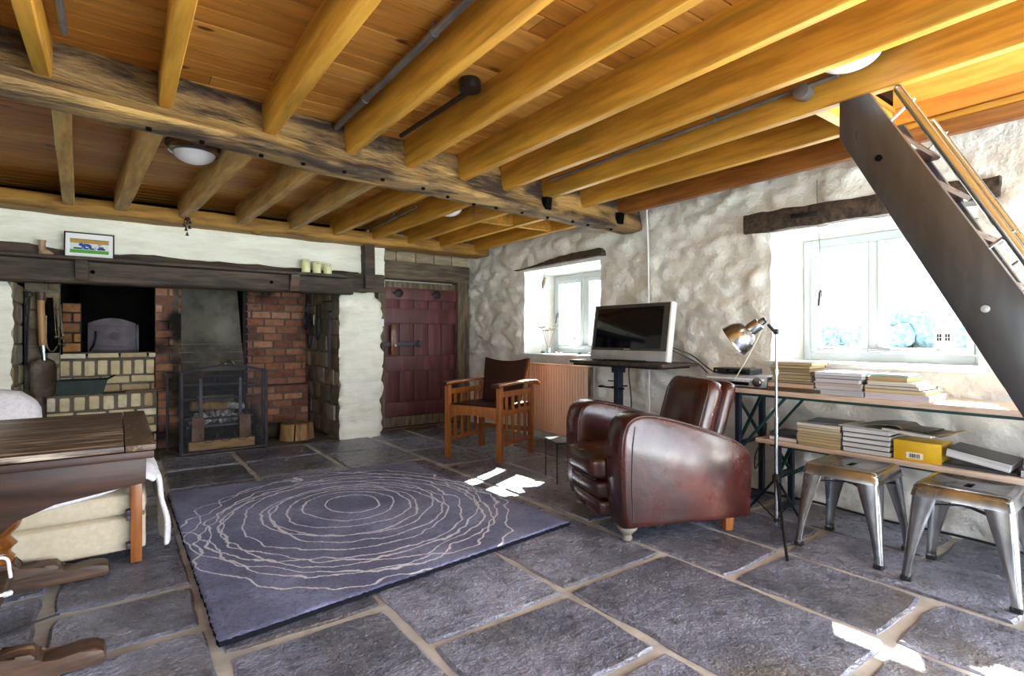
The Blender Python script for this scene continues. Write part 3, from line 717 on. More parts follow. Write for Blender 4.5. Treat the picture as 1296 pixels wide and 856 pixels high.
def armchair():
    t = thing('club_armchair', 'oxblood leather club armchair with low sloping arms and worn feet', 'armchair', (2.20, 2.23, 0), R(-111.7))
    # local: -Y front, +X the arm nearest the viewer; depth y 0..0.76
    prof = [(.02, .075), (-.005, .18), (-.012, .36), (-.012, .50), (.0, .575), (.03, .63), (.085, .655), (.16, .655), (.28, .632), (.42, .592), (.56, .545), (.67, .50), (.735, .455), (.765, .40), (.77, .30), (.765, .18), (.755, .085)]
    def outline():
        pts = spline([(u, v, 0) for u, v in prof], 4); return [(p.x, p.y) for p in pts]
    ol = outline()
    for s in (1, -1):
        x0, x1 = (.21, .41) if s > 0 else (-.41, -.21)
        mb = MB(); secs = []
        c = (.38, .36)
        for f, k in ((0, .90), (.04, .955), (.10, .985), (.2, 1.0), (.5, 1.006), (.8, 1.0), (.9, .985), (.96, .955), (1, .90)):
            x = x0 + (x1-x0)*f; sec = []
            for (u, v) in ol:
                du, dv = u - c[0], v - c[1]
                L = math.hypot(du, dv); q = 1 - (1-k) * .28 / max(L, .1)
                y, z = c[0]+du*q, c[1]+dv*q
                z = max(z, .072)
                w = noise.noise_vector(Vector((x*4 + s*9, y*6, z*6)))
                sec.append((x + w.x*.006, y + w.y*.004, z + w.z*.003))
            secs.append(sec)
        mb.loft(secs)
        a = mb.build('armrest', m_leather, t, smooth=60)
        pb = MB(); px = x0 + (x1-x0) * (.95 if s > 0 else .05)
        for xx in (x0 + .012, x1 - .012):
            pb.tube([(xx, c[0]+(u-c[0])*.972, c[1]+(v-c[1])*.972) for u, v in ol[6:-8]], .0042, 6)
        pb.build('piping', m_piping, a)
        if s > 0:
            pb = MB(); pb.tube([(x1+.001, .055, .13), (x1+.004, .045, .3), (x1+.004, .05, .5), (x1+.001, .065, .60)], .003, 6); pb.build('seam', m_piping, a)
    mb = MB(); soft(mb, (0, .275, .345), (.43, .70, .14), .045, (0, .015, .022)); sc_ = mb.build('seat_cushion', m_leather, t, smooth=70)
    pb = MB(); pb.tube([(-.20, -.062, .397), (0, -.085, .402), (.20, -.062, .397)], .005, 6); pb.tube([(-.20, -.062, .29), (0, -.085, .287), (.20, -.062, .29)], .005, 6); pb.build('piping', m_piping, sc_)
    mb = MB(); soft(mb, (0, .30, .225), (.425, .70, .11), .035, (0, .012, 0)); mb.build('seat_deck', m_leather, t, smooth=70)
    mb = MB(); soft(mb, (0, .335, .125), (.425, .74, .10), .03, (0, .008, 0)); mb.build('front_apron', m_leather, t, smooth=70)
    rot = (R(-17), 0, 0)
    mb = MB(); soft(mb, (0, .625, .58), (.43, .13, .47), .05, (.006, .02, .008), rot=rot); b1 = mb.build('backrest', m_leather, t, smooth=70)
    pb = MB(); m = Matrix.Translation((0, .625, .58)) @ Euler(rot).to_matrix().to_4x4()
    pb.tube([m @ Vector(p) for p in ((-.212, -.052, -.18), (-.212, -.052, .15), (-.19, -.048, .20), (-.15, -.046, .222), (.15, -.046, .222), (.19, -.048, .20), (.212, -.052, .15), (.212, -.052, -.18))], .004, 6); pb.build('piping', m_piping, b1)
    mb = MB(); soft(mb, (0, .715, .565), (.44, .085, .48), .035, (.004, .012, .004), rot=rot); mb.build('backrest_shell', m_leather, t, smooth=70)
    mb = MB(); soft(mb, (0, .70, .27), (.43, .12, .31), .03); mb.build('back_panel', m_leather, t, smooth=70)
    for x in (-.33, .33):
        mb = MB(); mb.lathe([(.0, 0), (.022, 0), (.028, .012), (.022, .03), (.036, .045), (.052, .06), (.055, .075), (.0, .078)], (x, .06, 0), seg=18); mb.build('front_foot', M('pale_worn_wood', '#8f8678', '#6b6256', 9, rough=.7, bump=.4), t, smooth=50)
        mb = MB(); mb.box((x, .66, .048), (.055, .055, .094), bev=.006, taper=.8); mb.build('rear_foot', m_chair, t)
armchair()

# ------------------------------------------------------------------ oak slatted armchair by the window
def oakchair():
    t = thing('oak_armchair', 'slatted oak armchair with dark leather back standing before the radiator', 'chair', (2.72, 4.05, 0), R(-68))
    w, d = .275, .262          # half sizes; -Y front
    for sx in (-1, 1):
        for sy in (-1, 1):
            mb = MB(); mb.bx(sx*w-.022, sx*w+.022, sy*d-.022, sy*d+.022, 0, .635, bev=.003); mb.build('leg', m_chair, t)
        # arm, curved down at the rear end
        mb = MB(); pts = [(-d-.07, .637), (-d, .642), (0, .647), (d-.02, .648), (d+.06, .640), (d+.13, .612)]
        sp = spline([(0, y, z) for y, z in pts], 6)
        secs = []
        for k, p in enumerate(sp):
            f = k/(len(sp)-1); ww = .042*(1 - .25*sm(.8, 1, f)*1.0)
            secs.append([(sx*w-ww, p.y, p.z), (sx*w+ww, p.y, p.z), (sx*w+ww, p.y, p.z+.022), (sx*w-ww, p.y, p.z+.022)])
        mb.loft(secs); a = mb.build('armrest', m_chair, t, smooth=40, bevel=.004)
        mb = MB(); mb.bx(sx*w-.04, sx*w+.04, -d-.075, -d-.05, .630, .665, bev=.006); mb.build('arm_tip', m_blackl, a)
        for z0, z1, n in ((.545, .595, 'side_rail'), (.13, .165, 'side_rail'), (.385, .43, 'side_rail')):
            mb = MB(); mb.bx(sx*w-.010, sx*w+.010, -d+.02, d-.02, z0, z1, bev=.002); mb.build(n, m_chair, t)
        for k in range(4):
            y = -d + .52*(k+1)/5
            mb = MB(); mb.bx(sx*w-.007, sx*w+.007, y-.017, y+.017, .16, .55, bev=.002); mb.build('slat', m_chair, t)
    # arched front apron
    mb = MB(); P = [(-w+.02, .46), (-w+.02, .32)] + [(-w+.03+(2*w-.06)*k/16, .335 + .045*math.sin(math.pi*k/16)**.45) for k in range(17)] + [(w-.02, .32), (w-.02, .46)]
    mb.prism(P, lambda u, v, q: (u, q, v), -d-.012, -d+.012, bev=.002); mb.build('front_rail', m_chair, t)
    mb = MB(); mb.bx(-w+.02, w-.02, d-.012, d+.012, .37, .44, bev=.002); mb.build('rear_rail', m_chair, t)
    mb = MB(); mb.bx(-w+.02, w-.02, d-.01, d+.01, .19, .23, bev=.002); mb.build('stretcher', m_chair, t)
    mb = MB(); soft(mb, (0, 0, .452), (.53, .52, .035), .014, (0, 0, .008)); mb.build('seat', m_blackl, t, smooth=60)
    mb = MB(); P = [(-.20, 0), (.20, 0), (.235, .40)] + [(.235-.47*k/12, .405+.035*abs(1-k/6)**2) for k in range(13)] + [(-.235, .40)]
    P = [(-.20, 0), (.20, 0), (.232, .36)] + [(.24-.48*k/14, .40 + .028*abs(1-k/7.)**2.2) for k in range(15)] + [(-.232, .36)]
    rot = Matrix.Translation((0, .155, .455)) @ Euler((R(-17), 0, 0)).to_matrix().to_4x4()
    def f(u, v, q): return rot @ Vector((u, q + .028 * (1-(u/.24)**2), v))
    mb.prism(P, f, -.012, .022, bev=.008, seg=3); bk = mb.build('backrest', m_blackl, t, smooth=50)
    mb = MB(); mb.prism([(u*1.03, v*1.015) for u, v in P], f, .02, .034, bev=.003); mb.build('back_board', m_chair, bk)
    mb = MB(); mb.tube([(-.27, d-.03, .655), (.27, d-.03, .655)], .008, 8); mb.build('back_rod', m_iron, t)
oakchair()

# ------------------------------------------------------------------ metal stools
def stool(loc, rz, label):
    t = thing('metal_stool', label, 'stool', loc, R(rz), 'metal stools')
    Ht, hs = .425, .158
    def rsq(h, r, n=5):
        P = []
        for cx, cy, a in ((h-r, h-r, 0), (-h+r, h-r, 90), (-h+r, -h+r, 180), (h-r, -h+r, 270)):
            P += [(cx+r*math.cos(R(a+90*k/n)), cy+r*math.sin(R(a+90*k/n))) for k in range(n+1)]
        return P
    mb = MB()
    prof = [(hs+.012, Ht-.055, .02), (hs+.002, Ht-.012, .02), (hs-.004, Ht-.003, .022), (hs-.012, Ht, .024), (hs-.022, Ht-.001, .024), (hs-.030, Ht-.006, .022), (.05, Ht-.007, .02)]
    secs = [[(x, y, z) for x, y in rsq(h, r)] for h, z, r in prof]
    mb.loft(secs, cap=False)
    # dished top with a hand slot
    slot = [(a*.045/ .05, b) for a, b in rsq(.05, .02)]
    ring0 = secs[-1]
    sl = []
    for x, y, z in ring0: sl.append((max(-.042, min(.042, x*.9)), max(-.014, min(.014, y*.3)), Ht-.007))
    mb.loft([ring0, sl, [(x, y, z-.012) for x, y, z in sl]], cap=False)
    inner = [[(x*.985, y*.985, z-.003) for x, y in rsq(h, r)] for h, z, r in prof[:2]]
    s = mb.build('seat', m_steel, t, smooth=40)
    mb = MB(); mb.bx(-.04, .04, -.013, .013, Ht-.03, Ht-.018); mb.build('hand_slot', m_soot, s)
    for sx, sy in ((1, 1), (-1, 1), (-1, -1), (1, -1)):
        mb = MB(); n = 10; th = .0022; secs = []
        for k in range(n+1):
            f = k/n; z = (Ht-.016)*(1-f) + .012*f; c = hs + .003 + (.192-hs)*f; w = .092*(1-f)**.9 + .030*min(1, f*1.3) if f > 0 else .092
            w = .092 + (.030-.092) * sm(-.15, .92, f)
            bul = .004 * math.sin(math.pi*min(1, f*1.1))
            sec = []
            r = .014
            path = [(c, c-w), (c+bul, c-w*.55), (c, c-r), (c-r*.3, c-r*.3), (c-r, c), (c-w*.55, c+bul), (c-w, c)]
            sec = [(sx*x, sy*y, z) for x, y in path] + [(sx*(x-th*2), sy*(y-th*2), z) for x, y in path[::-1]]
            secs.append(sec)
        mb.loft(secs); lg = mb.build('leg', m_steel, t, smooth=45)
        mb = MB(); mb.loft([[(sx*x, sy*y, z) for x, y in ((.194, .158), (.196, .19), (.19, .196), (.158, .194), (.160, .160))] for z in (0, .02)]); mb.build('rubber_foot', m_black_p, lg)
    mb = MB(); mb.bar((-.155, -.155, .325), (.155, .155, .325), .022, .004); mb.bar((-.155, .155, .33), (.155, -.155, .33), .022, .004)
    mb.lathe([(0, 0), (.022, 0), (.022, .014), (0, .014)], (0, 0, .322), seg=16); mb.build('cross_brace', m_iron, t)
stool((2.965, 1.165, 0), 1, 'galvanised metal stool standing nearer the floor lamp, under the book bench')
stool((2.945, .70, 0), 2, 'galvanised metal stool nearest the stair foot, under the yellow box and tilted book')

# ------------------------------------------------------------------ small wire table beside the armchair
t = thing('wire_side_table', 'small low black wire table half hidden behind the leather armchair', 'side table', (2.70, 3.00, 0), R(-20))
for sx in (-1, 1):
    for sy in (-1, 1):
        mb = MB(); mb.tube([(sx*.12, sy*.12, 0), (sx*.12, sy*.12, .285)], .006, 8); mb.build('leg', m_black, t)
mb = MB(); mb.bx(-.128, .128, -.128, .128, .284, .294, bev=.003); mb.build('tabletop', m_black, t)

# ------------------------------------------------------------------ draw-leaf table
def table():
    t = thing('draw_leaf_table', 'dark oak draw leaf table with scroll feet and worn top beside the rug', 'table', (-.40, 2.62, 0))
    x0, x1, y0, y1 = -.52, .50, -.485, .52
    mb = MB(); mb.bx(x0, .415, y0, y1, .681, .70, bev=.004); tp = mb.build('tabletop', m_ttop, t)
    mb = MB(); mb.bx(.417, x1, y0-.002, y1+.002, .680, .701, bev=.005); mb.build('breadboard_end', m_tend, tp)
    mb = MB(); mb.bx(x0, x1-.004, y0, y1, .653, .679, bev=.006); mb.build('draw_leaf', m_table, t)
    for yy in (-.40, .40):
        mb = MB(); P = [(-.475, .65), (-.475, .562), (-.36, .548), (-.24, .53), (-.15, .50), (-.09, .44), (.09, .44), (.15, .50), (.24, .53), (.36, .548), (.475, .562), (.475, .65)]
        mb.prism(P, lambda u, v, w: (u, w, v), yy-.03, yy+.03, bev=.004); mb.build('apron', m_table, t)
        mb = MB(); mb.lathe([(.05, .13), (.055, .15), (.042, .165), (.042, .18), (.062, .20), (.045, .225), (.040, .235), (.07, .27), (.082, .31), (.085, .345), (.08, .375), (.07, .392), (.076, .40), (.076, .41), (.060, .42), (.050, .445)], (0, yy, 0), seg=24); mb.build('turned_post', m_turn, t, smooth=50)
        mb = MB()
        P = [(-.36, 0), (.36, 0), (.368, .018), (.362, .042), (.34, .056), (.30, .058), (.25, .052), (.21, .05), (.20, .06), (.198, .075), (.185, .09), (.15, .095), (.11, .088), (.07, .09), (.055, .13),
             (-.055, .13), (-.07, .09), (-.11, .088), (-.15, .095), (-.185, .09), (-.198, .075), (-.20, .06), (-.21, .05), (-.25, .052), (-.30, .058), (-.34, .056), (-.362, .042), (-.368, .018)]
        mb.prism(P, lambda u, v, w: (u, w, v), yy-.045, yy+.045, bev=.008); mb.build('foot', m_worn, t, smooth=40)
    mb = MB(); mb.bx(-.055, .055, -.37, .37, .07, .105, bev=.005); mb.build('stretcher', m_worn, t)
    for xx in (-.44, .44):
        mb = MB(); mb.bx(xx-.012, xx+.012, -.368, .368, .575, .65, bev=.003); mb.build('side_rail', m_table, t)
table()

# ------------------------------------------------------------------ low folding sofa with white throw
def sofa():
    t = thing('low_sofa', 'low beige upholstered sofa with hinged wooden end post behind the oak table', 'sofa', (-.45, 3.54, 0))
    mb = MB(); soft(mb, (-.15, 0, .125), (1.42, .84, .165), .02, (0, .006, 0)); mb.build('lower_base', m_beige, t, smooth=60)
    mb = MB(); soft(mb, (-.15, 0, .262), (1.42, .84, .11), .03, (0, .01, .01)); mb.build('upper_base', m_beige, t, smooth=60)
    mb = MB(); mb.bx(.495, .54, -.475, -.425, 0, .505, bev=.005); p = mb.build('end_post', m_chair, t)
    for z in (.235, .21, .08):
        h = MB(); h.bx(.478, .496, -.47, -.43, z-.012, z+.012, bev=.003); h.build('hinge', m_iron, p)
    mb = MB(); soft(mb, (-.22, .26, .55), (.66, .30, .44), .12, (.01, .03, .02)); mb.build('back_cushion', m_throw, t, smooth=70)
    # the throw
    mb = MB(); V = []; nu, nv = 44, 22
    path = [(-.88, .375), (-.4, .372), (.0, .370), (.35, .372), (.48, .40), (.535, .425), (.575, .41), (.60, .34), (.612, .24), (.625, .13), (.63, .03)]
    sp = spline([(a, 0, b) for a, b in path], 5); nu = len(sp) - 1
    for i in range(nu+1):
        row = []
        for j in range(nv+1):
            f = j/nv; y = -.437 + f*.50
            hang = 0
            p = sp[i]; z = p.z; x = p.x
            if i > nu*.62: x += .008*math.sin(f*13) + .012*noise.noise(Vector((f*4, i*.15, 1))); y = -.405 + f*.50
            else: z += .010*noise.noise(Vector((x*7, y*7, 3)))
            if j < 3 and i <= nu*.62: z -= (.045 + .055*sm(.45, .0, x))*(3-j)/3 + .008*noise.noise(Vector((x*6, 0, 1))); y = -.437 if j < 2 else y
            row.append(mb.b.verts.new((x, y, z)))
        V.append(row)
    for i in range(nu):
        for j in range(nv): mb.b.faces.new((V[i][j], V[i+1][j], V[i+1][j+1], V[i][j+1]))
    o = mb.build('throw', m_throw, None, smooth=80); o.location = t.location
    md = o.modifiers.new('s', 'SOLIDIFY'); md.thickness = .022; md.offset = 1
    md = o.modifiers.new('b', 'SUBSURF'); md.levels = 1; md.render_levels = 1
    tag(o, 'white fleecy throw spread over the beige sofa and hanging down its end', 'throw')
sofa()
def cord(name, pts, r, mat, label, cat='cable', n=8, grp=None):
    mb = MB(); mb.tube(spline(pts, n), r, 8); o = mb.build(name, mat, smooth=60); return tag(o, label, cat, grp)
cord('white_cable', [(-.62, 2.55, .03), (-.50, 2.66, .12), (-.43, 2.78, .19), (-.385, 2.84, .20), (-.352, 2.86, .185), (-.345, 2.865, .14), (-.342, 2.87, .108)], .0065, m_plastic, 'white cable looping over the table stretcher near the turned post')
o = cord('white_cable', [(-.62, 2.45, .05), (-.48, 2.56, .115), (-.40, 2.62, .125), (-.355, 2.66, .118), (-.33, 2.68, .112)], .0065, m_plastic, 'white cable ending in a plug over the table stretcher edge')
mb = MB(); mb.lathe([(0, 0), (.010, 0), (.010, .022), (.004, .028)], (-.336, 2.674, .113), (.6, .6, -.1), 12); mb.build('plug', m_plastic, o)
cord('black_cable', [(-.80, 2.30, .006), (-.42, 2.52, .006), (-.26, 2.62, .006), (-.18, 2.65, .006)], .004, m_black_p, 'thin black cable lying on the flagstones under the oak table')

# ------------------------------------------------------------------ television on its stand table
def tvtable():
    t = thing('television_table', 'dark wooden topped table on one navy steel pole carrying the television', 'table', (3.2, 2.88, 0))
    mb = MB(); mb.prism([(-.20, -.52), (.22, -.52), (.24, .0), (.20, .50), (-.12, .50), (-.20, .30)], lambda u, v, w: (u, v, w), .845, .868, bev=.004); mb.build('tabletop', m_oak, t)
    mb = MB(); mb.bx(-.17, .2, -.46, .40, .828, .845, bev=.003); mb.build('top_support', m_black, t)
    mb = MB(); mb.box((0, .06, .43), (.06, .05, .80), bev=.006); mb.box((0, .06, .80), (.085, .075, .05), bev=.006); p = mb.build('pole', m_navy, t)
    mb = MB(); mb.bar((-.10, .06, .665), (.10, .06, .665), .012, .012); 
    mb.ball((-.09, .16, .665), .022, 2, sc=(1.3, 1.3, .5)); mb.ball((-.09, -.05, .66), .022, 2, sc=(1.3, 1.3, .5)); mb.bar((-.09, -.05, .66), (-.09, .16, .665), .012, .012); mb.bar((-.05, .12, .71), (-.05, .03, .71), .008, .008)
    mb.build('clamp_knob', m_black_p, p)
    for a in (0, 90, 180, 270):
        mb = MB(); mb.bar((0, .06, .03), (.24*math.cos(R(a+45)), .06+.24*math.sin(R(a+45)), .018), .045, .03, bev=.006); mb.build('foot', m_navy, t)
tvtable()
def tv():
    t = thing('television', 'grey flat screen television leaning back on the pole table', 'television', (3.19, 2.86, .869), R(0))
    # local: screen faces -X, width along Y (+Y = far end)
    rot = Euler((0, R(9), R(2))).to_matrix().to_4x4()
    def P(y0, y1, z0, z1, xa, xb, bev, mat, name, par=t):
        mb = MB(); mb.bx(xa, xb, y0, y1, z0, z1, bev=bev); bmesh.ops.transform(mb.b, matrix=rot, verts=mb.b.verts); return mb.build(name, mat, par)
    b = P(-.37, .37, .012, .455, .0, .05, .008, m_tvgrey, 'bezel')
    P(-.315, .335, .105, .425, -.003, .004, .001, m_screen, 'screen')
    P(-.37, .37, .006, .085, -.005, .052, .006, m_silver, 'speaker_bar')
    P(-.384, -.368, .006, .457, -.002, .056, .004, m_plastic, 'side_strip'); P(.368, .378, .006, .457, -.002, .056, .004, m_silver, 'side_strip')
    P(-.3, .3, .05, .40, .05, .11, .02, m_black_p, 'rear_housing')
    P(-.03, .03, .092, .098, -.0015, .002, 0, m_silver, 'maker_mark')
    mb = MB(); mb.bx(-.04, .15, -.2, .2, .0, .012, bev=.004); mb.build('foot_plate', m_black_p, t)
tv()
cord('black_cable', [(3.30, 2.58, 1.0), (3.45, 2.46, .93), (3.51, 2.33, .82), (3.52, 2.2, .76), (3.5, 2.05, .745)], .005, m_black_p, 'upper of two black cables running from the television along the white wall')
cord('black_cable', [(3.30, 2.50, .96), (3.43, 2.38, .865), (3.47, 2.30, .775), (3.47, 2.23, .742)], .005, m_black_p, 'lower of two black cables running from the television along the white wall')
cord('black_cable', [(3.165, 2.80, .82), (3.165, 2.80, .74), (3.18, 2.79, .55), (3.2, 2.83, .2), (3.25, 2.9, .01)], .005, m_black_p, 'black cable hanging down beside the navy television pole')
cord('wall_cable', [(3.545, 2.95, 2.20), (3.545, 2.93, 1.8), (3.548, 2.925, 1.3), (3.548, 2.92, .5), (3.548, 2.92, .1)], .007, m_plastic, 'white cable running straight down the rough wall behind the television', n=6)

# ------------------------------------------------------------------ radiator
def radiator():
    t = thing('radiator', 'cream pink panel radiator below the small window', 'radiator', (3.46, 3.97, 0))
    mb = MB(); prof = []; y = -.42; n = 22; w = .84/n; P = []
    for k in range(n):
        a = -.42 + k*w
        P += [(-.022, a+.10*w), (-.03, a+.28*w), (-.03, a+.62*w), (-.022, a+.80*w)]
    P = [(-.022, -.42)] + P + [(-.022, .42), (.0, .42), (.0, -.42)]
    mb.prism(P, lambda u, v, w: (u, v, w), .125, .775); mb.build('panel', m_rad, t, smooth=30)
    mb = MB(); mb.bx(-.028, .03, -.425, .425, .77, .795, bev=.006); mb.build('top_rail', m_rad, t)
    mb = MB(); mb.bx(-.026, .02, -.42, .42, .11, .13, bev=.004); mb.build('bottom_rail', m_rad, t)
    mb = MB(); mb.tube([(.0, -.44, .15), (.0, -.455, .15), (.0, -.46, .0)], .009, 8); mb.lathe([(0, 0), (.018, 0), (.02, .05), (.0, .055)], (0, -.46, .13), seg=14); mb.tube([(.0, -.44, .78), (.02, -.47, .78), (.03, -.47, .05)], .01, 8); mb.build('valve_pipe', m_pipe, t)
    for y in (-.3, .3):
        mb = MB(); mb.bx(.0, .08, y-.02, y+.02, .2, .7); mb.build('bracket', m_pipe, t)
radiator()

# ------------------------------------------------------------------ tripod floor lamp
def lamp():
    t = thing('floor_lamp', 'steel tripod floor lamp with brushed dome shade beside the leather armchair', 'floor lamp', (2.90, 1.515, 0))
    mb = MB(); mb.tube([(0, 0, .03), (0, 0, .62)], .0095, 12); mb.tube([(0, 0, .6), (0, 0, 1.085)], .007, 12); mb.lathe([(.0, 0), (.013, 0), (.013, .03), (0, .03)], (0, 0, .85), seg=12); mb.build('pole', m_chrome, t)
    mb = MB(); mb.lathe([(.0, 0), (.02, 0), (.022, .03), (.012, .045), (0, .045)], (0, 0, .265), seg=14); mb.lathe([(.0, 0), (.014, 0), (.014, .02), (0, .02)], (0, 0, .045), seg=12); mb.build('hub', m_black_p, t)
    for fx, fy in ((-.37, -.245), (.06, .235), (.25, -.01)):
        mb = MB(); mb.tube([(fx*.04, fy*.04, .275), (fx, fy, .006)], .007, 8); lg = mb.build('leg', m_black, t)
        mb = MB(); mb.tube([(0, 0, .055), (fx*.55, fy*.55, .127)], .004, 6); mb.build('brace', m_black, lg)
    mb = MB(); mb.tube([(0, 0, 1.075), (-.03, .03, 1.125)], .009, 10); mb.box((-.0, .0, 1.085), (.022, .022, .03), bev=.004); mb.build('joint', m_black_p, t)
    ax = Vector((-.30, .74, -.60)).normalized(); top = Vector((-.05, .045, 1.145))
    mb = MB(); prof = [(.0, .0), (.018, .0), (.02, .02), (.034, .024), (.036, .028), (.036, .085), (.05, .092), (.068, .108), (.083, .132), (.09, .16), (.093, .19), (.096, .192), (.093, .186), (.086, .158), (.079, .134), (.064, .112), (.03, .098), (.0, .096)]
    mb.lathe(prof, top, ax, 36, cap=False); mb.build('lamp_shade', m_steel, t, smooth=40)
    mb = MB(); mb.lathe([(0, -.014), (.014, -.012), (.018, 0), (.015, .01), (0, .012)], top, ax, 14); mb.build('switch_cap', m_black_p, t)
    mb = MB(); mb.ball(top + ax*.14, .026, 2); mb.build('bulb', m_plastic, t)
    mb = MB(); mb.tube(spline([top, top + Vector((-.01, .02, -.08)), top + Vector((-.02, .09, -.22)), top + Vector((.0, .17, -.33))], 6), .003, 6); mb.build('lamp_cord', M('cream_cord', '#c9c3a8', None, rough=.6, bump=0), t)
lamp()
# ------------------------------------------------------------------ beer table and bench used as shelves
def trestle(name, label, xf, xb, ztop, th, y0, y1, ylegs, mleg):
    t = thing(name, label, 'table' if 'table' in name else 'bench', ((xf+xb)/2, (y0+y1)/2, 0)); ox, oy = t.location[0], t.location[1]
    mb = MB(); mb.bx(xf-ox, xb-ox, y0-oy, y1-oy, ztop-th, ztop, bev=.006); mb.build('plank', m_plank, t)
    mb = MB()
    for x in (xf+.075, xb-.05): mb.bx(x-.015-ox, x+.015-ox, y0+.1-oy, y1-.06-oy, ztop-th-.02, ztop-th)
    mb.bx(xf+.02-ox, xb-.02-ox, y0+.3-oy, y0+.33-oy, ztop-th-.02, ztop-th); mb.build('under_frame', m_green, t)
    for y in ylegs:
        s = 1 if y > (y0+y1)/2 else -1
        for x in (xf+.045, xb-.045):
            mb = MB(); mb.bar((x-ox, y-oy, 0), (x-ox, y-oy, ztop-th), .032, .032, .004); mb.build('leg', mleg, t)
        mb = MB(); mb.bar((xf+.04-ox, y-oy, .02), (xb-.04-ox, y-oy, .02), .026, .026); mb.bar((xf+.04-ox, y-oy, ztop*.52), (xb-.04-ox, y-oy, ztop*.52), .022, .022); mb.build('foot_bar', mleg, t)
        mb = MB()
        for x in (xf+.05, xb-.05): mb.bar((x-ox, y-oy, ztop*.45), (x-ox, y-s*.30-oy, ztop-th-.01), .02, .012)
        mb.bar((xf+.05-ox, y-.004-oy, ztop*.54), (xb-.05-ox, y-.004-oy, ztop-th-.03), .02, .01); mb.bar((xb-.05-ox, y+.008-oy, ztop*.54), (xf+.05-ox, y+.008-oy, ztop-th-.03), .02, .01)
        mb.build('diagonal_brace', m_green, t)
    return t
trestle('beer_table', 'long narrow pine beer table with folding steel legs standing against the window wall', 3.16, 3.53, .735, .03, .02, 2.20, (.18, 1.92), m_navy)
trestle('beer_bench', 'low pine beer bench pushed under the beer table and loaded with books', 3.19, 3.44, .432, .028, .32, 1.80, (.45, 1.68), m_navy)

# ------------------------------------------------------------------ books
m_page = {}
def pages(h):
    if h not in m_page:
        t = NT('page_edges'); v = t.coords((1, 1, 1))
        mp = t.n('Mapping', Vector=v); mp.inputs['Scale'].default_value = (2, 2, 420)
        n = t.n('TexNoise', Vector=mp.outputs[0], Scale=1., Detail=2).outputs['Fac']
        a = lin(h); c = t.mix(t.ramp(n, .35, .65), a, (a[0]*.72, a[1]*.70, a[2]*.66, 1))
        m_page[h] = t.finish(c, .85, 0, n, .3, .001, spec=.2)
    return m_page[h]
m_cov = {}
def cover(h):
    if h not in m_cov: m_cov[h] = M('book_cover', h, None, rough=.4, bump=.0)
    return m_cov[h]
def book(label, group, c, z, dx, dy, th, cov, pg, spine='+x', rz=0., tilt=(0, 0), cat='book', name='book', ct=.0022):
    """lying book; dx across (into the wall), dy along the shelf"""
    mb = MB(); hx, hy = dx/2, dy/2
    mb.bx(-hx, hx, -hy, hy, 0, ct); mb.bx(-hx, hx, -hy, hy, th-ct, th)
    if spine == '+x': mb.bx(hx-.003, hx, -hy, hy, 0, th)
    elif spine == '-x': mb.bx(-hx, -hx+.003, -hy, hy, 0, th)
    elif spine == '+y': mb.bx(-hx, hx, hy-.003, hy, 0, th)
    else: mb.bx(-hx, hx, -hy, -hy+.003, 0, th)
    o = mb.build(name, cover(cov), smooth=0); o.location = (c[0], c[1], z); o.rotation_euler = (R(tilt[0]), R(tilt[1]), R(rz))
    e = .004; mb = MB(); mb.bx(-hx + (0 if spine == '-x' else e), hx - (0 if spine == '+x' else e), -hy + (0 if spine == '-y' else e), hy - (0 if spine == '+y' else e), ct*.8, th-ct*.8)
    mb.build('pages', pages(pg), o, smooth=0)
    tag(o, label, cat, group); return o
def stack(what, group, x, y, z, items):
    """items bottom to top: (dx, dy, th, cover, pages, spine, colourwords, off_x, off_y, rz)"""
    n = len(items)
    for i, (dx, dy, th, cv, pg, sp, words, ox, oy, rz) in enumerate(items):
        pos = ORD[n-1-i] if i else 'bottom'
        if i and n-1-i > 0: pos = pos + ' from the top'
        book('%s, %s of the %s' % (words, pos, what), group, (x+ox, y+oy), z, dx, dy, th, cv, pg, sp, rz); z += th + .0006
    return z
Z1, Z2 = .7355, .4325
J = lambda a: rnd.uniform(-a, a)
B1 = [(.22, .30, .022, '#5a4636', '#8f8272', '-x', 'brown book', 0, -.02, 1), (.21, .27, .028, '#7a5a4a', '#c9a98e', '+x', 'pinkish edged book', 0, 0, -1), (.21, .26, .012, '#3a3030', '#a89880', '+x', 'thin dark covered book', 0, 0, 2)]
B1 += [(.20+J(.008), .235+J(.01), rnd.uniform(.014, .021), c, p, '+x', w, J(.008), J(.008), J(3)) for c, p, w in
       (('#6f614c', '#b09c7c', 'tan magazine'), ('#8a7a60', '#a8946f', 'buff magazine'), ('#5d5140', '#b6a482', 'sand coloured magazine'), ('#7c6c52', '#a08c68', 'khaki magazine'), ('#6a5c46', '#b3a07c', 'beige magazine'), ('#8c7a58', '#bfae8c', 'pale tan magazine'))]
stack('brown stack behind the lamp pole', 'books on the table', 3.27, 1.575, Z1, B1)
B2 = [(.22, .255, .030, '#9aa4ad', '#b9bcc4', '+x', 'grey blue book', 0, 0, 0)] + [(.21+J(.006), .235+J(.008), rnd.uniform(.016, .026), c, p, '+x', w, J(.006), J(.006), J(2)) for c, p, w in
     (('#c8c4c4', '#cfc9c6', 'pale grey book'), ('#b4a8a8', '#c4b8b4', 'rosy grey book'), ('#8f8a90', '#d0ccd0', 'light grey magazine'), ('#5a565e', '#c8c6cc', 'dark covered thin book'), ('#d8d6dc', '#dcdce2', 'white book'))]
stack('pale stack under the window middle', 'books on the table', 3.27, 1.315, Z1, B2)
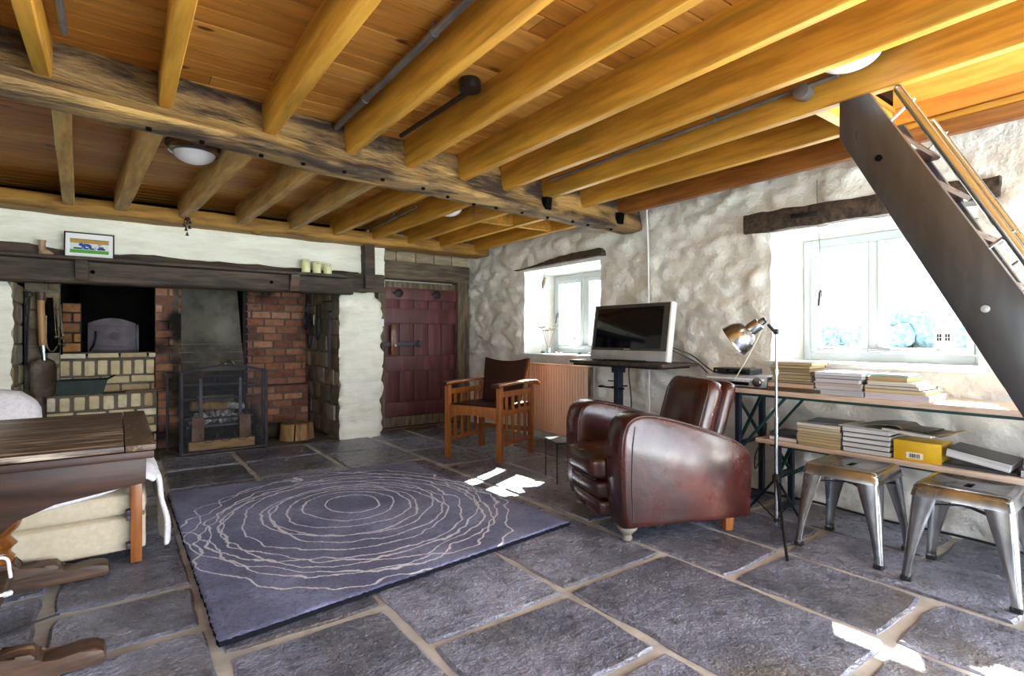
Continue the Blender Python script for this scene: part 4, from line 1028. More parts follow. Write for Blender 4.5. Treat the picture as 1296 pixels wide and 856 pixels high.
B3 = [(.25, .285, .030, '#d5cfd8', '#d8cfdc', '+x', 'wide white book', 0, -.0, 0), (.24, .27, .020, '#bcae8c', '#d8c79c', '+x', 'cream edged book', 0, .01, 1), (.23, .25, .018, '#4a3c30', '#d9d2c4', '+x', 'dark rimmed book', 0, .02, -2),
      (.21, .22, .018, '#e2e0de', '#e2ddd4', '+x', 'white paperback', 0, .03, 2), (.19, .185, .024, '#8fb5a8', '#cfa878', '+x', 'mint green book', .01, .05, -1), (.18, .175, .012, '#6f9a92', '#d0cabd', '+x', 'thin teal booklet', .01, .05, 3)]
stack('stepped stack nearest the stair', 'books on the table', 3.29, 1.045, Z1, B3)
# bench
stack('small pair at the far bench end', 'books on the bench', 3.30, 1.635, Z2, [(.20, .17, .026, '#7a4a44', '#d6d2d0', '-y', 'white edged book', 0, 0, 0), (.19, .17, .020, '#2f2a2e', '#6a6468', '-x', 'dark book', 0, .0, 2)])
B4 = [(.215+J(.003), .235+J(.004), .0155, c, p, '+x', w, J(.004), J(.004), J(1.2)) for c, p, w in
      (('#8a7a5a', '#bfa878', 'yellowed magazine'), ('#a08c64', '#c8b184', 'straw coloured magazine'), ('#94866a', '#b8a47c', 'dull tan magazine'), ('#8c8064', '#b9a780', 'faded magazine'), ('#7f7560', '#b3a27e', 'drab magazine'), ('#9a917c', '#c2b28c', 'creamy magazine'), ('#8a877c', '#c8bfa8', 'greyish magazine'), ('#c8c4b8', '#d6d0c0', 'off white magazine'))]
z = stack('yellowed magazine pile on the bench', 'books on the bench', 3.30, 1.43, Z2, B4)
book('dark navy magazine lying askew across the yellowed magazine pile', 'books on the bench', (3.33, 1.37), z, .21, .29, .010, '#30384a', '#7a808c', '+x', 8)
B5 = [(.22, .225, .0265, '#1d1f26', '#d4d4da', '+y', w, 0, J(.003), J(.8)) for w in ('black hardback with white pages', 'black bound volume', 'dark covered hardback', 'black covered annual', 'black book with pale edges')]
zt = stack('five black books beside the yellow box', 'books on the bench', 3.31, 1.195, Z2, B5)
# yellow box with a barcode label
t = thing('yellow_box', 'bright yellow cardboard box with a small barcode label on the bench', 'box', (3.30, .97, Z2))
m_yel = M('yellow_card', '#e0b814', '#d4a810', 6, rough=.45, bump=0)
mb = MB(); mb.bx(-.085, .085, -.10, .10, 0, .098, bev=.002); mb.build('carton', m_yel, t)
mb = MB(); mb.bx(-.0862, -.085, -.025, .045, .012, .042); lb = mb.build('barcode_label', m_plastic, t)
mb = MB(); y = -.012
while y < .032:
    w = rnd.choice((.001, .0018, .003)); mb.bx(-.0866, -.0861, y, y+w, .017, .037); y += w + rnd.choice((.0012, .002))
mb.build('barcode_bars', m_black_p, lb)
mb = MB(); mb.bx(-.0846, .0846, -.1003, -.0998, .0, .098); mb.build('end_flap', M('yellow_flap', '#b8960e', None, rough=.5, bump=0), t)
# open book lying over the box and the black stack
def openbook():
    t = thing('open_book', 'open grey brown book lying face down over the yellow box and black books', 'book', (3.29, 1.05, .572), R(-4), 'books on the bench')
    mb = MB(); secs = []
    for k in range(17):
        f = k/16; y = .17 - .37*f; z = .012 + (.022*math.sin(f*3.4) if f < .55 else .012*(1-f)) - .012*f
        secs.append([(-.10, y, z), (.11, y, z+.004), (.11, y, z+.007), (-.10, y, z+.003)])
    mb.loft(secs); mb.build('cover', cover('#6f6a60'), t, smooth=50)
    mb = MB(); mb.box((0, -.045, .0), (.19, .21, .014), rot=(R(3), 0, 0)); mb.build('pages', pages('#d4d2d0'), t)
    mb = MB(); mb.box((.01, -.20, .012), (.19, .10, .004), rot=(R(-16), 0, 0)); mb.build('flap', cover('#a8895a'), t)
    mb = MB(); mb.bx(-.098, .10, -.14, .06, .012, .018); mb.build('dark_sleeve', cover('#2a2622'), t)
openbook()
book('pale folded newspaper sheet lying on the black books and reaching towards the box', 'books on the bench', (3.31, 1.19), zt, .23, .26, .006, '#b8bcb8', '#c8ccc8', '+x', -3)
book('thin black booklet lying flat under the tilted dark book on the bench', 'books on the bench', (3.33, .74), Z2, .22, .28, .012, '#20212a', '#5a5a64', '+x', 2)
book('thick dark grey book tilted on the bench nearer the stair foot than the yellow box', 'books on the bench', (3.30, .735), Z2 + .034, .19, .24, .042, '#2f3236', '#dcdce0', '+x', -2, (9, -2))
book('dark book at the bench end nearest the stair, partly out of view', 'books on the bench', (3.31, .50), Z2, .20, .18, .036, '#26282e', '#b8bcc4', '+x', 0)
book('slim dark book resting on the last bench book by the stair', 'books on the bench', (3.31, .505), Z2 + .0385, .19, .17, .022, '#3a3634', '#9aa0a8', '+x', 5)
# pale blue jar between the stacks
mb = MB(); mb.lathe([(.0, 0), (.022, 0), (.024, .01), (.024, .05), (.018, .058), (.019, .07), (.0, .07)], (3.22, 1.447, Z1), seg=20)
tag(mb.build('small_jar', M('pale_blue_glaze', '#a9cdd8', '#c4e0e8', 8, rough=.2, bump=0), smooth=40), 'small pale blue jar between the brown and pale book stacks', 'jar')

# ------------------------------------------------------------------ recorder and set-top box
t = thing('disc_player', 'silver disc player with a round dial on the beer table', 'disc player', (3.31, 1.93, Z1))
mb = MB(); mb.bx(-.14, .14, -.215, .215, .008, .078, bev=.006); mb.build('housing', m_silver, t)
mb = MB(); mb.bx(-.143, -.138, -.20, .20, .052, .062, bev=.001); mb.build('disc_tray', m_plastic, t)
mb = MB(); mb.bx(-.143, -.138, -.10, .05, .018, .038, bev=.001); mb.build('display', m_screen, t)
mb = MB(); mb.lathe([(.0, 0), (.030, 0), (.030, .005), (.022, .006), (.021, .012), (.0, .014)], (-.139, -.155, .042), (-1, 0, 0), 24); mb.build('dial', m_chrome, t)
for k in range(4):
    mb = MB(); mb.bx(-.143, -.138, -.105+.03*k, -.083+.03*k, .043, .049, bev=.001); mb.build('button', m_plastic, t)
for sx in (-1, 1):
    for sy in (-1, 1):
        mb = MB(); mb.lathe([(0, 0), (.014, 0), (.014, .008), (0, .008)], (sx*.11, sy*.18, 0), seg=12); mb.build('foot', m_black_p, t)
t = thing('receiver_box', 'slim black receiver box lying on the silver disc player', 'receiver', (3.30, 1.985, Z1 + .079))
mb = MB(); mb.bx(-.075, .075, -.13, .13, .003, .038, bev=.004); mb.build('housing', m_black_p, t)
mb = MB(); mb.bx(-.0765, -.0745, -.11, .03, .01, .03, bev=.001); mb.build('display', m_screen, t)
mb = MB(); mb.lathe([(0, 0), (.006, 0), (.006, .003), (0, .003)], (-.075, .105, .02), (-1, 0, 0), 10); mb.build('indicator', m_silver, t)
mb = MB(); mb.bx(-.06, .06, -.11, .11, 0, .004); mb.build('foot', m_black_p, t)
cord('black_cable', [(3.38, 1.84, .685), (3.36, 1.83, .60), (3.34, 1.82, .45), (3.30, 1.86, .30), (3.34, 1.88, .2), (3.37, 1.85, .33), (3.38, 1.83, .5)], .004, m_black_p, 'looped black cable hanging behind the beer table legs')
cord('black_cable', [(3.535, y_, .012 + .006*math.sin(y_*9)) for y_ in [2.6-.2*k for k in range(13)]], .007, m_black_p, 'black cable lying along the foot of the white wall under the bench', n=4)

# ------------------------------------------------------------------ things in the windows
def winbits():
    t = thing('dried_flowers', 'dried flower heads in a small glass on the small window sill', 'dried flowers', (3.72, 4.42, .886))
    mb = MB(); mb.lathe([(.0, 0), (.018, 0), (.02, .05), (.015, .06), (.0165, .06), (.021, .05)], seg=16, cap=False); mb.build('glass_vase', M('bottle_glass', '#a8c0c0', None, rough=.1, bump=0), t)
    for k in range(7):
        a = k*.9; tp = Vector((math.cos(a)*.05, math.sin(a)*.11, .22 + .07*rnd.random()))
        mb = MB(); mb.tube(spline([(0, 0, .01), tp*.6 + Vector((0, 0, .03)), tp], 4), .0018, 5)
        for q in range(9):
            b = q*.7; e = tp + Vector((math.cos(b)*.028, math.sin(b)*.028, .008+.006*rnd.random())); mb.tube([tp, e], .001, 4); mb.ball(e, .006, 1)
        mb.build('flower_stem', M('dried_stem', '#8a7660', '#6a5846', 8, rough=.9, bump=0) if k == 0 else bpy.data.materials['dried_stem'], t)
    specs = [(3.74, 4.53, .022, 'grey pebble beside the dried flowers'), (3.72, 4.30, .016, 'brown pebble in the middle of the small window sill'), (3.70, 4.20, .014, 'pale shell near the middle of the small window sill'),
             (3.72, 3.93, .018, 'dark pebble towards the television end of the small window sill'), (3.74, 3.80, .022, 'flat grey stone at the television end of the small window sill')]
    for i, (x, y, r, l) in enumerate(specs):
        mb = MB(); mb.ball((0, 0, r*.55), r, 2, sc=(1.2, 1.4, .6), amp=.3)
        o = mb.build('pebble', M('pebble', ['#7a7672', '#8a6a4a', '#c8beb0', '#4a4a50', '#8a8c90'][i], None, rough=.7, bump=0), smooth=60); o.location = (x, y, .886); tag(o, l, 'pebble', 'sill pebbles')
    # hanging straw figure
    t = thing('hanging_ornament', 'small dried plant bundle hanging in the small window opening', 'ornament', (3.62, 4.36, 1.66))
    mb = MB(); mb.tube([(0, 0, .115), (0, 0, .02)], .0015, 5); mb.build('string', m_black, t)
    mb = MB(); mb.tube([(0, .0, .03), (.0, .02, -.03), (0, .035, -.085)], [.008, .02, .008], 10)
    mb.build('bundle', bpy.data.materials['dried_stem'], t)
    for k in range(8):
        a = R(-30 + 40*k); mb = MB(); mb.loft([[(0, .0, .02)] * 3, [(-.003, math.cos(a)*.025-.004, .03+math.sin(a)*.025), (.003, math.cos(a)*.025, .03+math.sin(a)*.025), (0, math.cos(a)*.025+.004, .026+math.sin(a)*.025)], [(0, math.cos(a)*.055, .03+math.sin(a)*.05)] * 3], cap=False); mb.build('leaf', bpy.data.materials['dried_stem'], t)
    # white model house
    t = thing('model_house', 'small white model house with two dark windows on the wide window frame', 'ornament', (3.965, 1.06, .988))
    mb = MB(); mb.prism([(-.045, 0), (.045, 0), (.045, .10), (0, .155), (-.045, .10)], lambda u, v, w: (w, u, v), -.016, .016, bev=.002); mb.build('house_body', m_plastic, t)
    mb = MB(); mb.prism([(-.055, .095), (0, .16), (.055, .095), (.055, .105), (0, .172), (-.055, .105)], lambda u, v, w: (w, u, v), -.02, .018); mb.build('roof', m_whitep, t)
    for y in (-.02, .02):
        mb = MB(); mb.bx(-.0175, -.015, y-.011, y+.011, .045, .085); w_ = mb.build('tiny_window', m_black_p, t)
        mb = MB(); mb.bx(-.0182, -.017, y-.0015, y+.0015, .045, .085); mb.bx(-.0182, -.017, y-.011, y+.011, .063, .066); mb.build('glazing_bar', m_plastic, w_)
    mb = MB(); mb.tube(spline([(3.56, 1.60, 2.05), (3.56, 1.598, 1.85), (3.60, 1.60, 1.62), (3.605, 1.60, 1.56)], 6), .0016, 5); mb.tube([(3.605, 1.57, 1.565), (3.605, 1.60, 1.558), (3.605, 1.63, 1.57)], .0018, 5)
    tag(mb.build('hanging_wire', m_iron, smooth=0), 'thin wire with a small hook hanging in front of the wide window', 'wire')
winbits()

# ------------------------------------------------------------------ mantel shelf things
def mantelthings():
    t = thing('framed_photo', 'black framed sports photograph leaning on the mantel shelf', 'picture', (-.185, 5.42, 1.682))
    rot = Euler((R(-9), 0, 0)).to_matrix().to_4x4()
    def Q(x0, x1, z0, z1, y0, y1, m, n, par=t, bev=0.):
        mb = MB(); mb.bx(x0, x1, y0, y1, z0, z1, bev=bev); bmesh.ops.transform(mb.b, matrix=rot, verts=mb.b.verts); return mb.build(n, m, par, smooth=0)
    mb = MB(); w, h, e = .158, .205, .009
    for a in ((-w, w, h-e, h), (-w, w, 0, e), (-w, -w+e, e, h-e), (w-e, w, e, h-e)): mb.bx(a[0], a[1], -.012, .008, a[2], a[3])
    bmesh.ops.transform(mb.b, matrix=rot, verts=mb.b.verts); mb.build('frame', m_black_p, t, smooth=0)
    Q(-w+e, w-e, e, h-e, -.004, .006, m_plastic, 'mount')
    c = lambda n, h_: M(n, h_, None, rough=.5, bump=0)
    ms = [c('print_green', '#4f9a2c'), c('print_ochre', '#b08a3c'), c('print_white', '#cfd6da'), c('print_blue', '#2444a0'), c('print_dark', '#141820'), c('print_lightblue', '#7fb4d8'), c('print_pink', '#d88a90'), c('print_brown', '#6a5220')]
    mb = MB(); W, y = .122, -.0045
    def r(x0, x1, z0, z1, mi, d=0): mb.bx(x0, x1, y-.0004-d, y, z0, z1, mi=mi)
    r(-W, W, .038, .066, 0); r(-W, W, .066, .118, 2); r(-W, W, .118, .150, 1); r(-W, W, .148, .153, 7); r(-.10, .10, .070, .082, 4, .0004)
    def blob(x, z, rx, rz, mi, d):
        vs = [(x + rx*math.cos(k*.7)*rnd.uniform(.75, 1.1), z + rz*math.sin(k*.7)*rnd.uniform(.75, 1.1)) for k in range(9)]
        mb.prism(vs, lambda u, v, w_: (u, w_, v), y - d - .0003, y, mi=mi)
    for x, z, rx, rz, mi in ((-.052, .106, .020, .013, 3), (-.036, .092, .014, .020, 3), (-.012, .104, .018, .014, 3), (.002, .092, .013, .018, 3), (-.042, .076, .006, .014, 5), (-.004, .076, .006, .014, 5), (.038, .102, .012, .016, 2), (.036, .084, .009, .018, 5), (.062, .112, .016, .010, 6), (.072, .088, .020, .012, 3), (.044, .072, .004, .012, 2), (-.03, .112, .006, .006, 4), (.086, .078, .012, .008, 4)):
        blob(x, z, rx, rz, mi, .0012)
    bmesh.ops.transform(mb.b, matrix=rot, verts=mb.b.verts); mb.build('photo_print', ms, t, smooth=0)
    # boot ornament
    t = thing('boot_ornament', 'small tan boot shaped ornament on the mantel shelf near the picture', 'ornament', (-.455, 5.40, 1.681))
    mb = MB(); mb.loft([[(x0 + dx*a, dy*b, z) for dx, dy in [(math.cos(k*.785), math.sin(k*.785)) for k in range(8)]] for x0, a, b, z in ((.012, .048, .022, 0), (.012, .047, .022, .016), (.006, .038, .021, .032), (-.012, .022, .020, .05), (-.014, .021, .02, .085), (-.014, .026, .023, .112), (-.014, .022, .019, .113), (-.014, .018, .016, .09))])
    mb.build('boot', M('tan_ceramic', '#b09070', '#8a6a50', 12, rough=.4, bump=.1), t, smooth=60)
    mb = MB(); mb.loft([[(.012 + .052*math.cos(k*.5236), .025*math.sin(k*.5236), z) for k in range(12)] for z in (-.001, .006)]); mb.build('sole', M('cream_sole', '#d8cfc0', None, rough=.5, bump=0), t)
    for i, (x, h, l) in enumerate(((1.465, .128, 'tallest of three cream storage canisters on the mantel shelf'), (1.568, .112, 'middle sized of three cream storage canisters on the mantel shelf'), (1.672, .098, 'shortest of three cream storage canisters on the mantel shelf'))):
        t = thing('canister', l, 'canister', (x, 5.38, 1.681), 0, 'cream canisters')
        mb = MB(); mb.lathe([(.0, 0), (.038, 0), (.040, .004), (.040, h-.004), (.037, h), (.034, h), (.034, h-.01), (.0, h-.01)], seg=28); b = mb.build('body', M('cream_enamel', '#d8d6a4', None, rough=.35, bump=0) if i == 0 else bpy.data.materials['cream_enamel'], t, smooth=40)
        mb = MB(); mb.lathe([(.0, h-.008), (.033, h-.008), (.033, h+.003), (.012, h+.006), (.0, h+.006)], seg=24); mb.build('lid', m_iron, t)
        mb = MB()
        for q in range(3): mb.box((-.012+.012*q, -.0402, h-.018), (.007, .0016, .006))
        mb.build('lettering', m_iron, b, smooth=0)
mantelthings()

# ------------------------------------------------------------------ oven door, trough, tools
def hearththings():
    t = thing('oven_door', 'arched purple grey iron door of the bread oven', 'oven door', (-.05, 6.60, .905))
    P = [(-.19, 0), (.19, 0), (.19, .29)] + [(.19-.38*k/12, .29 + .05*math.sin(math.pi*k/12)) for k in range(1, 12)] + [(-.19, .29)]
    mo = M('purple_iron', '#5c4f58', '#473d46', 8, rough=.55, metal=.2, bump=.2)
    mb = MB(); mb.prism(P, lambda u, v, w: (u, w, v), -.02, .01, bev=.004); d = mb.build('door_plate', mo, t)
    mb = MB(); mb.bx(-.14, .18, -.028, -.018, .255, .268, bev=.002); mb.bx(-.14, .18, -.028, -.018, .055, .066, bev=.002); mb.build('raised_moulding', mo, d)
    mb = MB(); mb.lathe([(0, 0), (.04, 0), (.038, .006), (.0, .009)], (.02, -.02, .165), (0, -1, 0), 20); mb.build('round_boss', M('dark_boss', '#443a42', None, rough=.6, bump=0), d)
    mb = MB(); mb.tube(spline([(-.15, -.03, .05), (-.135, -.055, .10), (-.125, -.05, .16), (-.13, -.03, .21)], 5), .007, 8); mb.tube([(-.17, -.03, .02), (-.15, -.035, .07)], .008, 8); mb.build('handle', m_black, d)
    mb = MB(); mb.bx(.19, .215, -.02, .01, 0, .28, bev=.004); mb.build('hinge_post', m_iron, t)
    t = thing('metal_trough', 'dark green tapered metal trough on the cream brick ledge', 'trough', (-.27, 6.12, .548), R(2))
    mb = MB(); o_, i_ = [], []
    lev = [(.155, .048, 0), (.19, .066, .125), (.20, .072, .13), (.195, .069, .136), (.183, .060, .125), (.148, .042, .012)]
    mb.loft([[(-a, -b, z), (a, -b, z), (a, b, z), (-a, b, z)] for a, b, z in lev]); mb.build('tub', M('dark_green_metal', '#24342f', '#1a2622', 9, rough=.45, metal=.3, bump=.1), t, smooth=20)
    mb = MB(); mb.tube(spline([(.19, -.04, .13), (.24, -.03, .16), (.24, .03, .16), (.19, .04, .13)], 5), .006, 8); mb.build('handle', m_black, t)
    mb = MB(); mb.bx(.05, .30, -.03, .03, 0, .022, bev=.004); o = mb.build('loose_tile', M('rusty_tile', '#6a5040', '#4a3a30', 8, rough=.8, bump=.3)); o.location = (.0, 6.08, .546); tag(o, 'flat rusty brown tile lying on the brick ledge beside the trough', 'tile')
    # tools on the grey blocks
    yb = 6.10
    t = thing('hearth_shovel', 'hearth shovel with pale wooden handle and brown blade hanging in the fireplace', 'shovel', (-.535, yb - .035, 0))
    mb = MB(); mb.tube([(0, 0, 1.37), (.004, 0, 1.2), (.012, 0, .985)], [.026, .027, .024], 14); mb.build('handle', M('ash_handle', '#b88a5c', '#a47548', 5, (4, 4, 1), .5, bump=.05), t)
    mb = MB(); mb.tube([(.0, 0, 1.44), (0, 0, 1.37)], [.034, .028], 14); mb.build('grip', m_worn, t)
    mb = MB(); mb.tube([(.012, 0, .985), (.02, -.005, .90), (.022, -.004, .86)], [.022, .016, .02], 12); mb.build('socket', m_steel, t)
    mb = MB(); secs = []
    for z, w in ((.88, .03), (.85, .075), (.80, .088), (.65, .086), (.58, .078), (.545, .06)):
        secs.append([(.02 + w*math.sin(a), -.03 + .03*math.cos(a) - (.0), z) for a in [R(-90+180*k/10) for k in range(11)]] + [(.02 + (w-.004)*math.sin(a), -.026 + .026*math.cos(a), z) for a in [R(90-180*k/10) for k in range(11)]])
    mb.loft(secs); mb.build('blade', M('rusty_blade', '#4a3a2a', '#6f6658', 6, rough=.6, metal=.4, bump=.2, lo=.45, hi=.7), t, smooth=40)
    def tool(name, label, x, pts, r, extra=None, mat=m_black, cat='fire tool'):
        t = thing(name, label, cat, (x, yb, 0)); mb = MB(); mb.tube(spline(pts, 5), r, 8); mb.build('shaft', mat, t)
        if extra: extra(t)
        return t
    def hk(z, m=m_black):
        def f(t): mb = MB(); mb.tube([(.022*math.cos(R(a)), -.005, z+.022*math.sin(R(a))) for a in range(-90, 250, 20)], .005, 8); mb.build('ring', m, t)
        return f
    tool('fire_tongs', 'long black fire tongs hanging beside the shovel handle', -.61, [(0, 0, 1.40), (-.012, 0, 1.1), (-.018, 0, .82)], .008, hk(1.42))
    tool('fire_poker', 'long black poker hanging against the white pier side', -.64, [(0, 0, 1.40), (.0, 0, 1.1), (.004, 0, .86), (.02, -.01, .835)], .006, hk(1.42))
    tool('thin_hook', 'thin bent iron hook on the grey stone near the white pier', -.655 + .03, [(-.004, -.01, 1.46), (.006, -.01, 1.38), (-.008, -.01, 1.30), (.002, -.01, 1.22)], .004)
    t = thing('bellows', 'dark flat bellows hanging behind the brass ladle', 'bellows', (-.475, yb + .015, 0))
    mb = MB(); P = [(-.065, .92), (.06, .92), (.065, 1.0), (.03, 1.30), (.015, 1.40), (-.02, 1.40), (-.06, 1.22)]; mb.prism(P, lambda u, v, w: (u, w, v), -.012, .012, bev=.004); mb.build('board', m_soot, t)
    mb = MB(); mb.prism([(u*.9, .06 + v*.955) for u, v in P], lambda u, v, w: (u, w, v), -.022, -.012); mb.build('leather', m_soot, t)
    tool('brass_ladle', 'bent brass wire hook hanging over the dark bellows', -.45, [(-.05, -.035, 1.24), (-.05, -.035, 1.02), (-.03, -.035, .945), (.0, -.035, .94), (.02, -.035, .98)], .006, mat=m_fbrass)
    t = thing('fire_irons', 'row of bright brass knobbed fire irons beside the bellows', 'fire tool', (-.415, yb - .03, 0))
    for dx, z in ((-.02, 1.06), (.02, 1.05), (.03, .99), (.0, 1.0)):
        mb = MB(); mb.ball((dx, 0, z), .017, 2); mb.tube([(dx, 0, z), (dx-.02, .01, z+.35)], .004, 6); mb.build('knob', m_fbrass, t)
    # irons on the far cheek
    def cheek(name, label, y, build, cat='fire tool'):
        t = thing(name, label, cat, (1.80, y, 0)); build(t); return t
    def pan(t):
        mb = MB(); mb.lathe([(.0, .0), (.10, .0), (.115, .03), (.11, .03), (.097, .006), (.0, .006)], (0, 0, 1.25), (-1, 0, 0), 26); mb.build('pan', m_iron, t, smooth=40)
        mb = MB(); mb.bar((-.01, 0, 1.33), (-.01, 0, 1.46), .022, .008); mb.build('handle', m_iron, t)
    cheek('iron_pan', 'round dark iron pan hanging on the fireplace cheek', 6.50, pan, 'pan')
    def chain(z0, z1, w):
        def f(t):
            mb = MB(); mb.tube(spline([(0, -w, z1), (-.01, -w, z0+.06), (-.015, 0, z0), (-.01, w, z0+.06), (0, w, z1)], 6), .007, 8); mb.build('bar', m_black, t)
        return f
    cheek('pot_hook', 'long U shaped iron pot hook nearest the white pier edge group', 6.10, chain(1.03, 1.42, .06))
    cheek('pot_hook', 'shorter U shaped iron hook hanging under the round pan', 6.42, chain(.93, 1.12, .07))
    def rods(t):
        for dy in (-.018, .018):
            mb = MB(); mb.tube([(-.005, dy, 1.33), (-.008, dy, .95), (-.005, dy*1.2, .70)], .006, 8); mb.build('rod', m_iron, t)
        mb = MB(); mb.tube([(0, -.05, 1.33), (-.015, 0, 1.325), (0, .05, 1.33)], .008, 8); mb.build('hanger', m_black, t)
    cheek('iron_rods', 'pair of long thin iron rods hanging beside the white pier', 5.72, rods)
    mb = MB(); mb.bx(1.783, 1.789, 6.235, 6.262, 1.20, 1.31); tag(mb.build('paper_tag', m_plastic), 'small white paper tag hanging among the irons on the fireplace cheek', 'tag')

    # log stump
    t = thing('log_stump', 'split log stump standing on the hearth by the white pier', 'log', (1.50, 5.85, 0))
    P = [(.17*math.cos(a)*(1+.10*noise.noise(Vector((math.cos(a)*2, math.sin(a)*2, 3)))), .14*math.sin(a)*(1+.12*noise.noise(Vector((math.cos(a)*2, math.sin(a)*2, 6))))) for a in [2*math.pi*k/28 for k in range(28)]]
    mb = MB(); mb.loft([[(u*s_, v*s_, z) for u, v in P] for s_, z in ((1.04, 0), (1.0, .05), (.97, .12), (.95, .158), (.90, .165))], cap=False); b = mb.build('bark', m_log, t, smooth=50)
    mb = MB(); mb.loft([[(u*.9, v*.9, z) for u, v in P] for z in (.15, .166)]); mb.build('cut_face', m_log, t, smooth=30)
    mb = MB(); mb.bar((-.06, -.145, .0), (-.05, -.135, .16), .012, .01); mb.build('split', m_soot, b)
    t = thing('split_log', 'dark bark covered log lying behind the stump on the hearth', 'log', (1.30, 6.10, 0))
    mb = MB(); mb.tube([(-.14, .02, .075), (0, 0, .075), (.12, -.02, .075)], [.072, .075, .07], 16); mb.jitter(.006, 12); mb.build('bark', m_bark, t, smooth=60)

    # grate with ash, bricks and logs
    t = thing('fire_grate', 'iron fire grate with horizontal bars behind the mesh screen', 'grate', (.80, 6.02, 0))
    mb = MB()
    for sx in (-1, 1): mb.bx(sx*.27-.012, sx*.27+.012, -.14, .22, .19, .215)
    for k in range(9): mb.bx(-.27, .27, -.13+.042*k, -.118+.042*k, .195, .212)
    mb.build('basket', m_iron, t)
    for sx in (-1, 1):
        mb = MB(); mb.bx(sx*.17-.014, sx*.17+.014, -.165, -.14, 0, .66, bev=.003); mb.build('upright', m_iron, t)
        mb = MB(); mb.bx(sx*.25-.012, sx*.25+.012, .18, .21, 0, .25); mb.build('leg', m_iron, t)
    for z in (.28, .47, .60):
        mb = MB(); mb.tube([(-.30, -.15, z), (.29, -.15, z)], .010, 8); mb.build('front_bar', m_iron, t)
    mb = MB()
    for k in range(90):
        a, b = rnd.uniform(-.24, .24), rnd.uniform(-.12, .2); mb.ball((a, b, .225 + .12*(1-abs(a)/.3)*rnd.random()), rnd.uniform(.018, .036), 1, amp=.5, freq=5)
    o = mb.build('ash_heap', m_ash, smooth=30); o.location = (.80, 6.03, 0); tag(o, 'heap of grey ash and cinders lying in the grate', 'ash'); o['kind'] = 'stuff'
    mf = M('fire_brick', '#8a6a58', '#6a4a3c', 7, rough=.85, bump=.3)
    for x, l in ((.60, 'upright fire brick at the oven side of the grate front'), (1.0, 'upright fire brick at the log stump side of the grate front')):
        mb = MB(); mb.bx(-.05, .05, -.03, .03, 0, .22, bev=.005); o = mb.build('fire_brick', mf, smooth=30); o.location = (x, 5.80, .082); o.rotation_euler = (R(-4), 0, 0); tag(o, l, 'brick')
    mb = MB(); mb.bx(-.28, .28, -.05, .04, 0, .082, bev=.005); o = mb.build('wood_beam_offcut', M('pale_offcut', '#b8935c', '#9a7848', 5, (1, 6, 6), .8, bump=.2), smooth=30); o.location = (.80, 5.80, 0); tag(o, 'pale timber offcut lying across the hearth under the fire bricks', 'timber')
    for i, (x, y, z, a, l, r) in enumerate(((.72, 6.02, .42, 8, 'brown half burnt log resting highest in the grate', .045), (.90, 6.13, .40, -8, 'whitened burnt log lying beside the brown log in the grate', .036))):
        mb = MB(); mb.tube([(-.16, 0, 0), (0, .01, .004), (.15, 0, 0)], [r, r*1.05, r*.9], 12); mb.jitter(.008, 14); o = mb.build('burnt_log', m_log if i == 0 else m_ash, smooth=50); o.location = (x, y, z - .04); o.rotation_euler = (0, R(4), R(a)); tag(o, l, 'log')
    mb = MB(); mb.bx(-.16, .18, -.03, .03, 0, .26, bev=.01); o = mb.build('fire_back_brick', M('ashy_block', '#6a655e', '#504a44', 6, rough=.9, bump=.4), smooth=30); o.location = (.80, 6.30, .0 + .2); tag(o, 'pale ashy block standing at the back of the grate', 'brick')

    # three-fold mesh screen
    def meshmat():
        t = NT('spark_mesh'); v = t.coords((1, 1, 1), False)
        sp = t.n('SeparateXYZ', Vector=v); w = []
        for k in (0, 2):
            q = t.math('FRACT', t.math('MULTIPLY', sp.outputs[k], 260.)); w.append(t.math('LESS_THAN', q, .15))
        m = t.math('MAXIMUM', w[0], w[1])
        d = t.n('BsdfPrincipled', Base_Color=(.012, .012, .014, 1), Roughness=.6); tr = t.n('BsdfTransparent')
        mx = t.n('MixShader', i0=m, i1=tr.outputs[0], i2=d.outputs[0]); t.t.links.new(mx.outputs[0], t.out.inputs[0]); return t.m
    mm = meshmat()
    t = thing('fire_screen', 'black arched three fold mesh fire screen standing on the hearth', 'fire screen', (0, 0, 0))
    def panel(p, q, h0, h1, arch, nm):
        p, q = Vector(p), Vector(q); L = (q-p).length; d = (q-p).normalized(); n = 24
        top = [p + d*(L*k/n) + Vector((0, 0, h0 + (h1-h0)*math.sin(math.pi*k/n) if arch else h0)) for k in range(n+1)]
        mb = MB()
        mb.tube([p + Vector((0, 0, .015)), top[0]], .011, 8); mb.tube([q + Vector((0, 0, .015)), top[-1]], .011, 8); mb.tube(top, .011, 8); mb.tube([p + Vector((0, 0, .015)), q + Vector((0, 0, .015))], .010, 8)
        fr = mb.build(nm, m_iron, t)
        mb = MB()
        bot = [p + d*(L*k/n) + Vector((0, 0, .015)) for k in range(n+1)]
        for k in range(n): mb.quad([bot[k], bot[k+1], top[k+1], top[k]])
        mb.build('mesh_sheet', mm, fr, smooth=0)
        return fr
    panel((.45, 5.545, 0), (1.148, 5.585, 0), .735, .80, True, 'front_panel')
    panel((.36, 5.83, 0), (.442, 5.56, 0), .735, .735, False, 'side_panel')
    panel((1.156, 5.60, 0), (1.17, 5.86, 0), .735, .735, False, 'side_panel')
    mb = MB(); mb.tube(spline([(.72, 5.56, .80), (.75, 5.55, .845), (.79, 5.55, .82), (.83, 5.55, .845), (.87, 5.56, .80)], 5), .008, 8); mb.ball((.79, 5.55, .815), .018, 2); mb.build('brass_crest', m_fbrass, t)
    mb = MB()
    for x in (.66, .80, .94): mb.tube([(x + .07*math.cos(R(a)), 5.548, .19 + .09*math.sin(R(a))) for a in range(180, 361, 15)], .004, 6)
    mb.build('scroll_wire', m_iron, t)
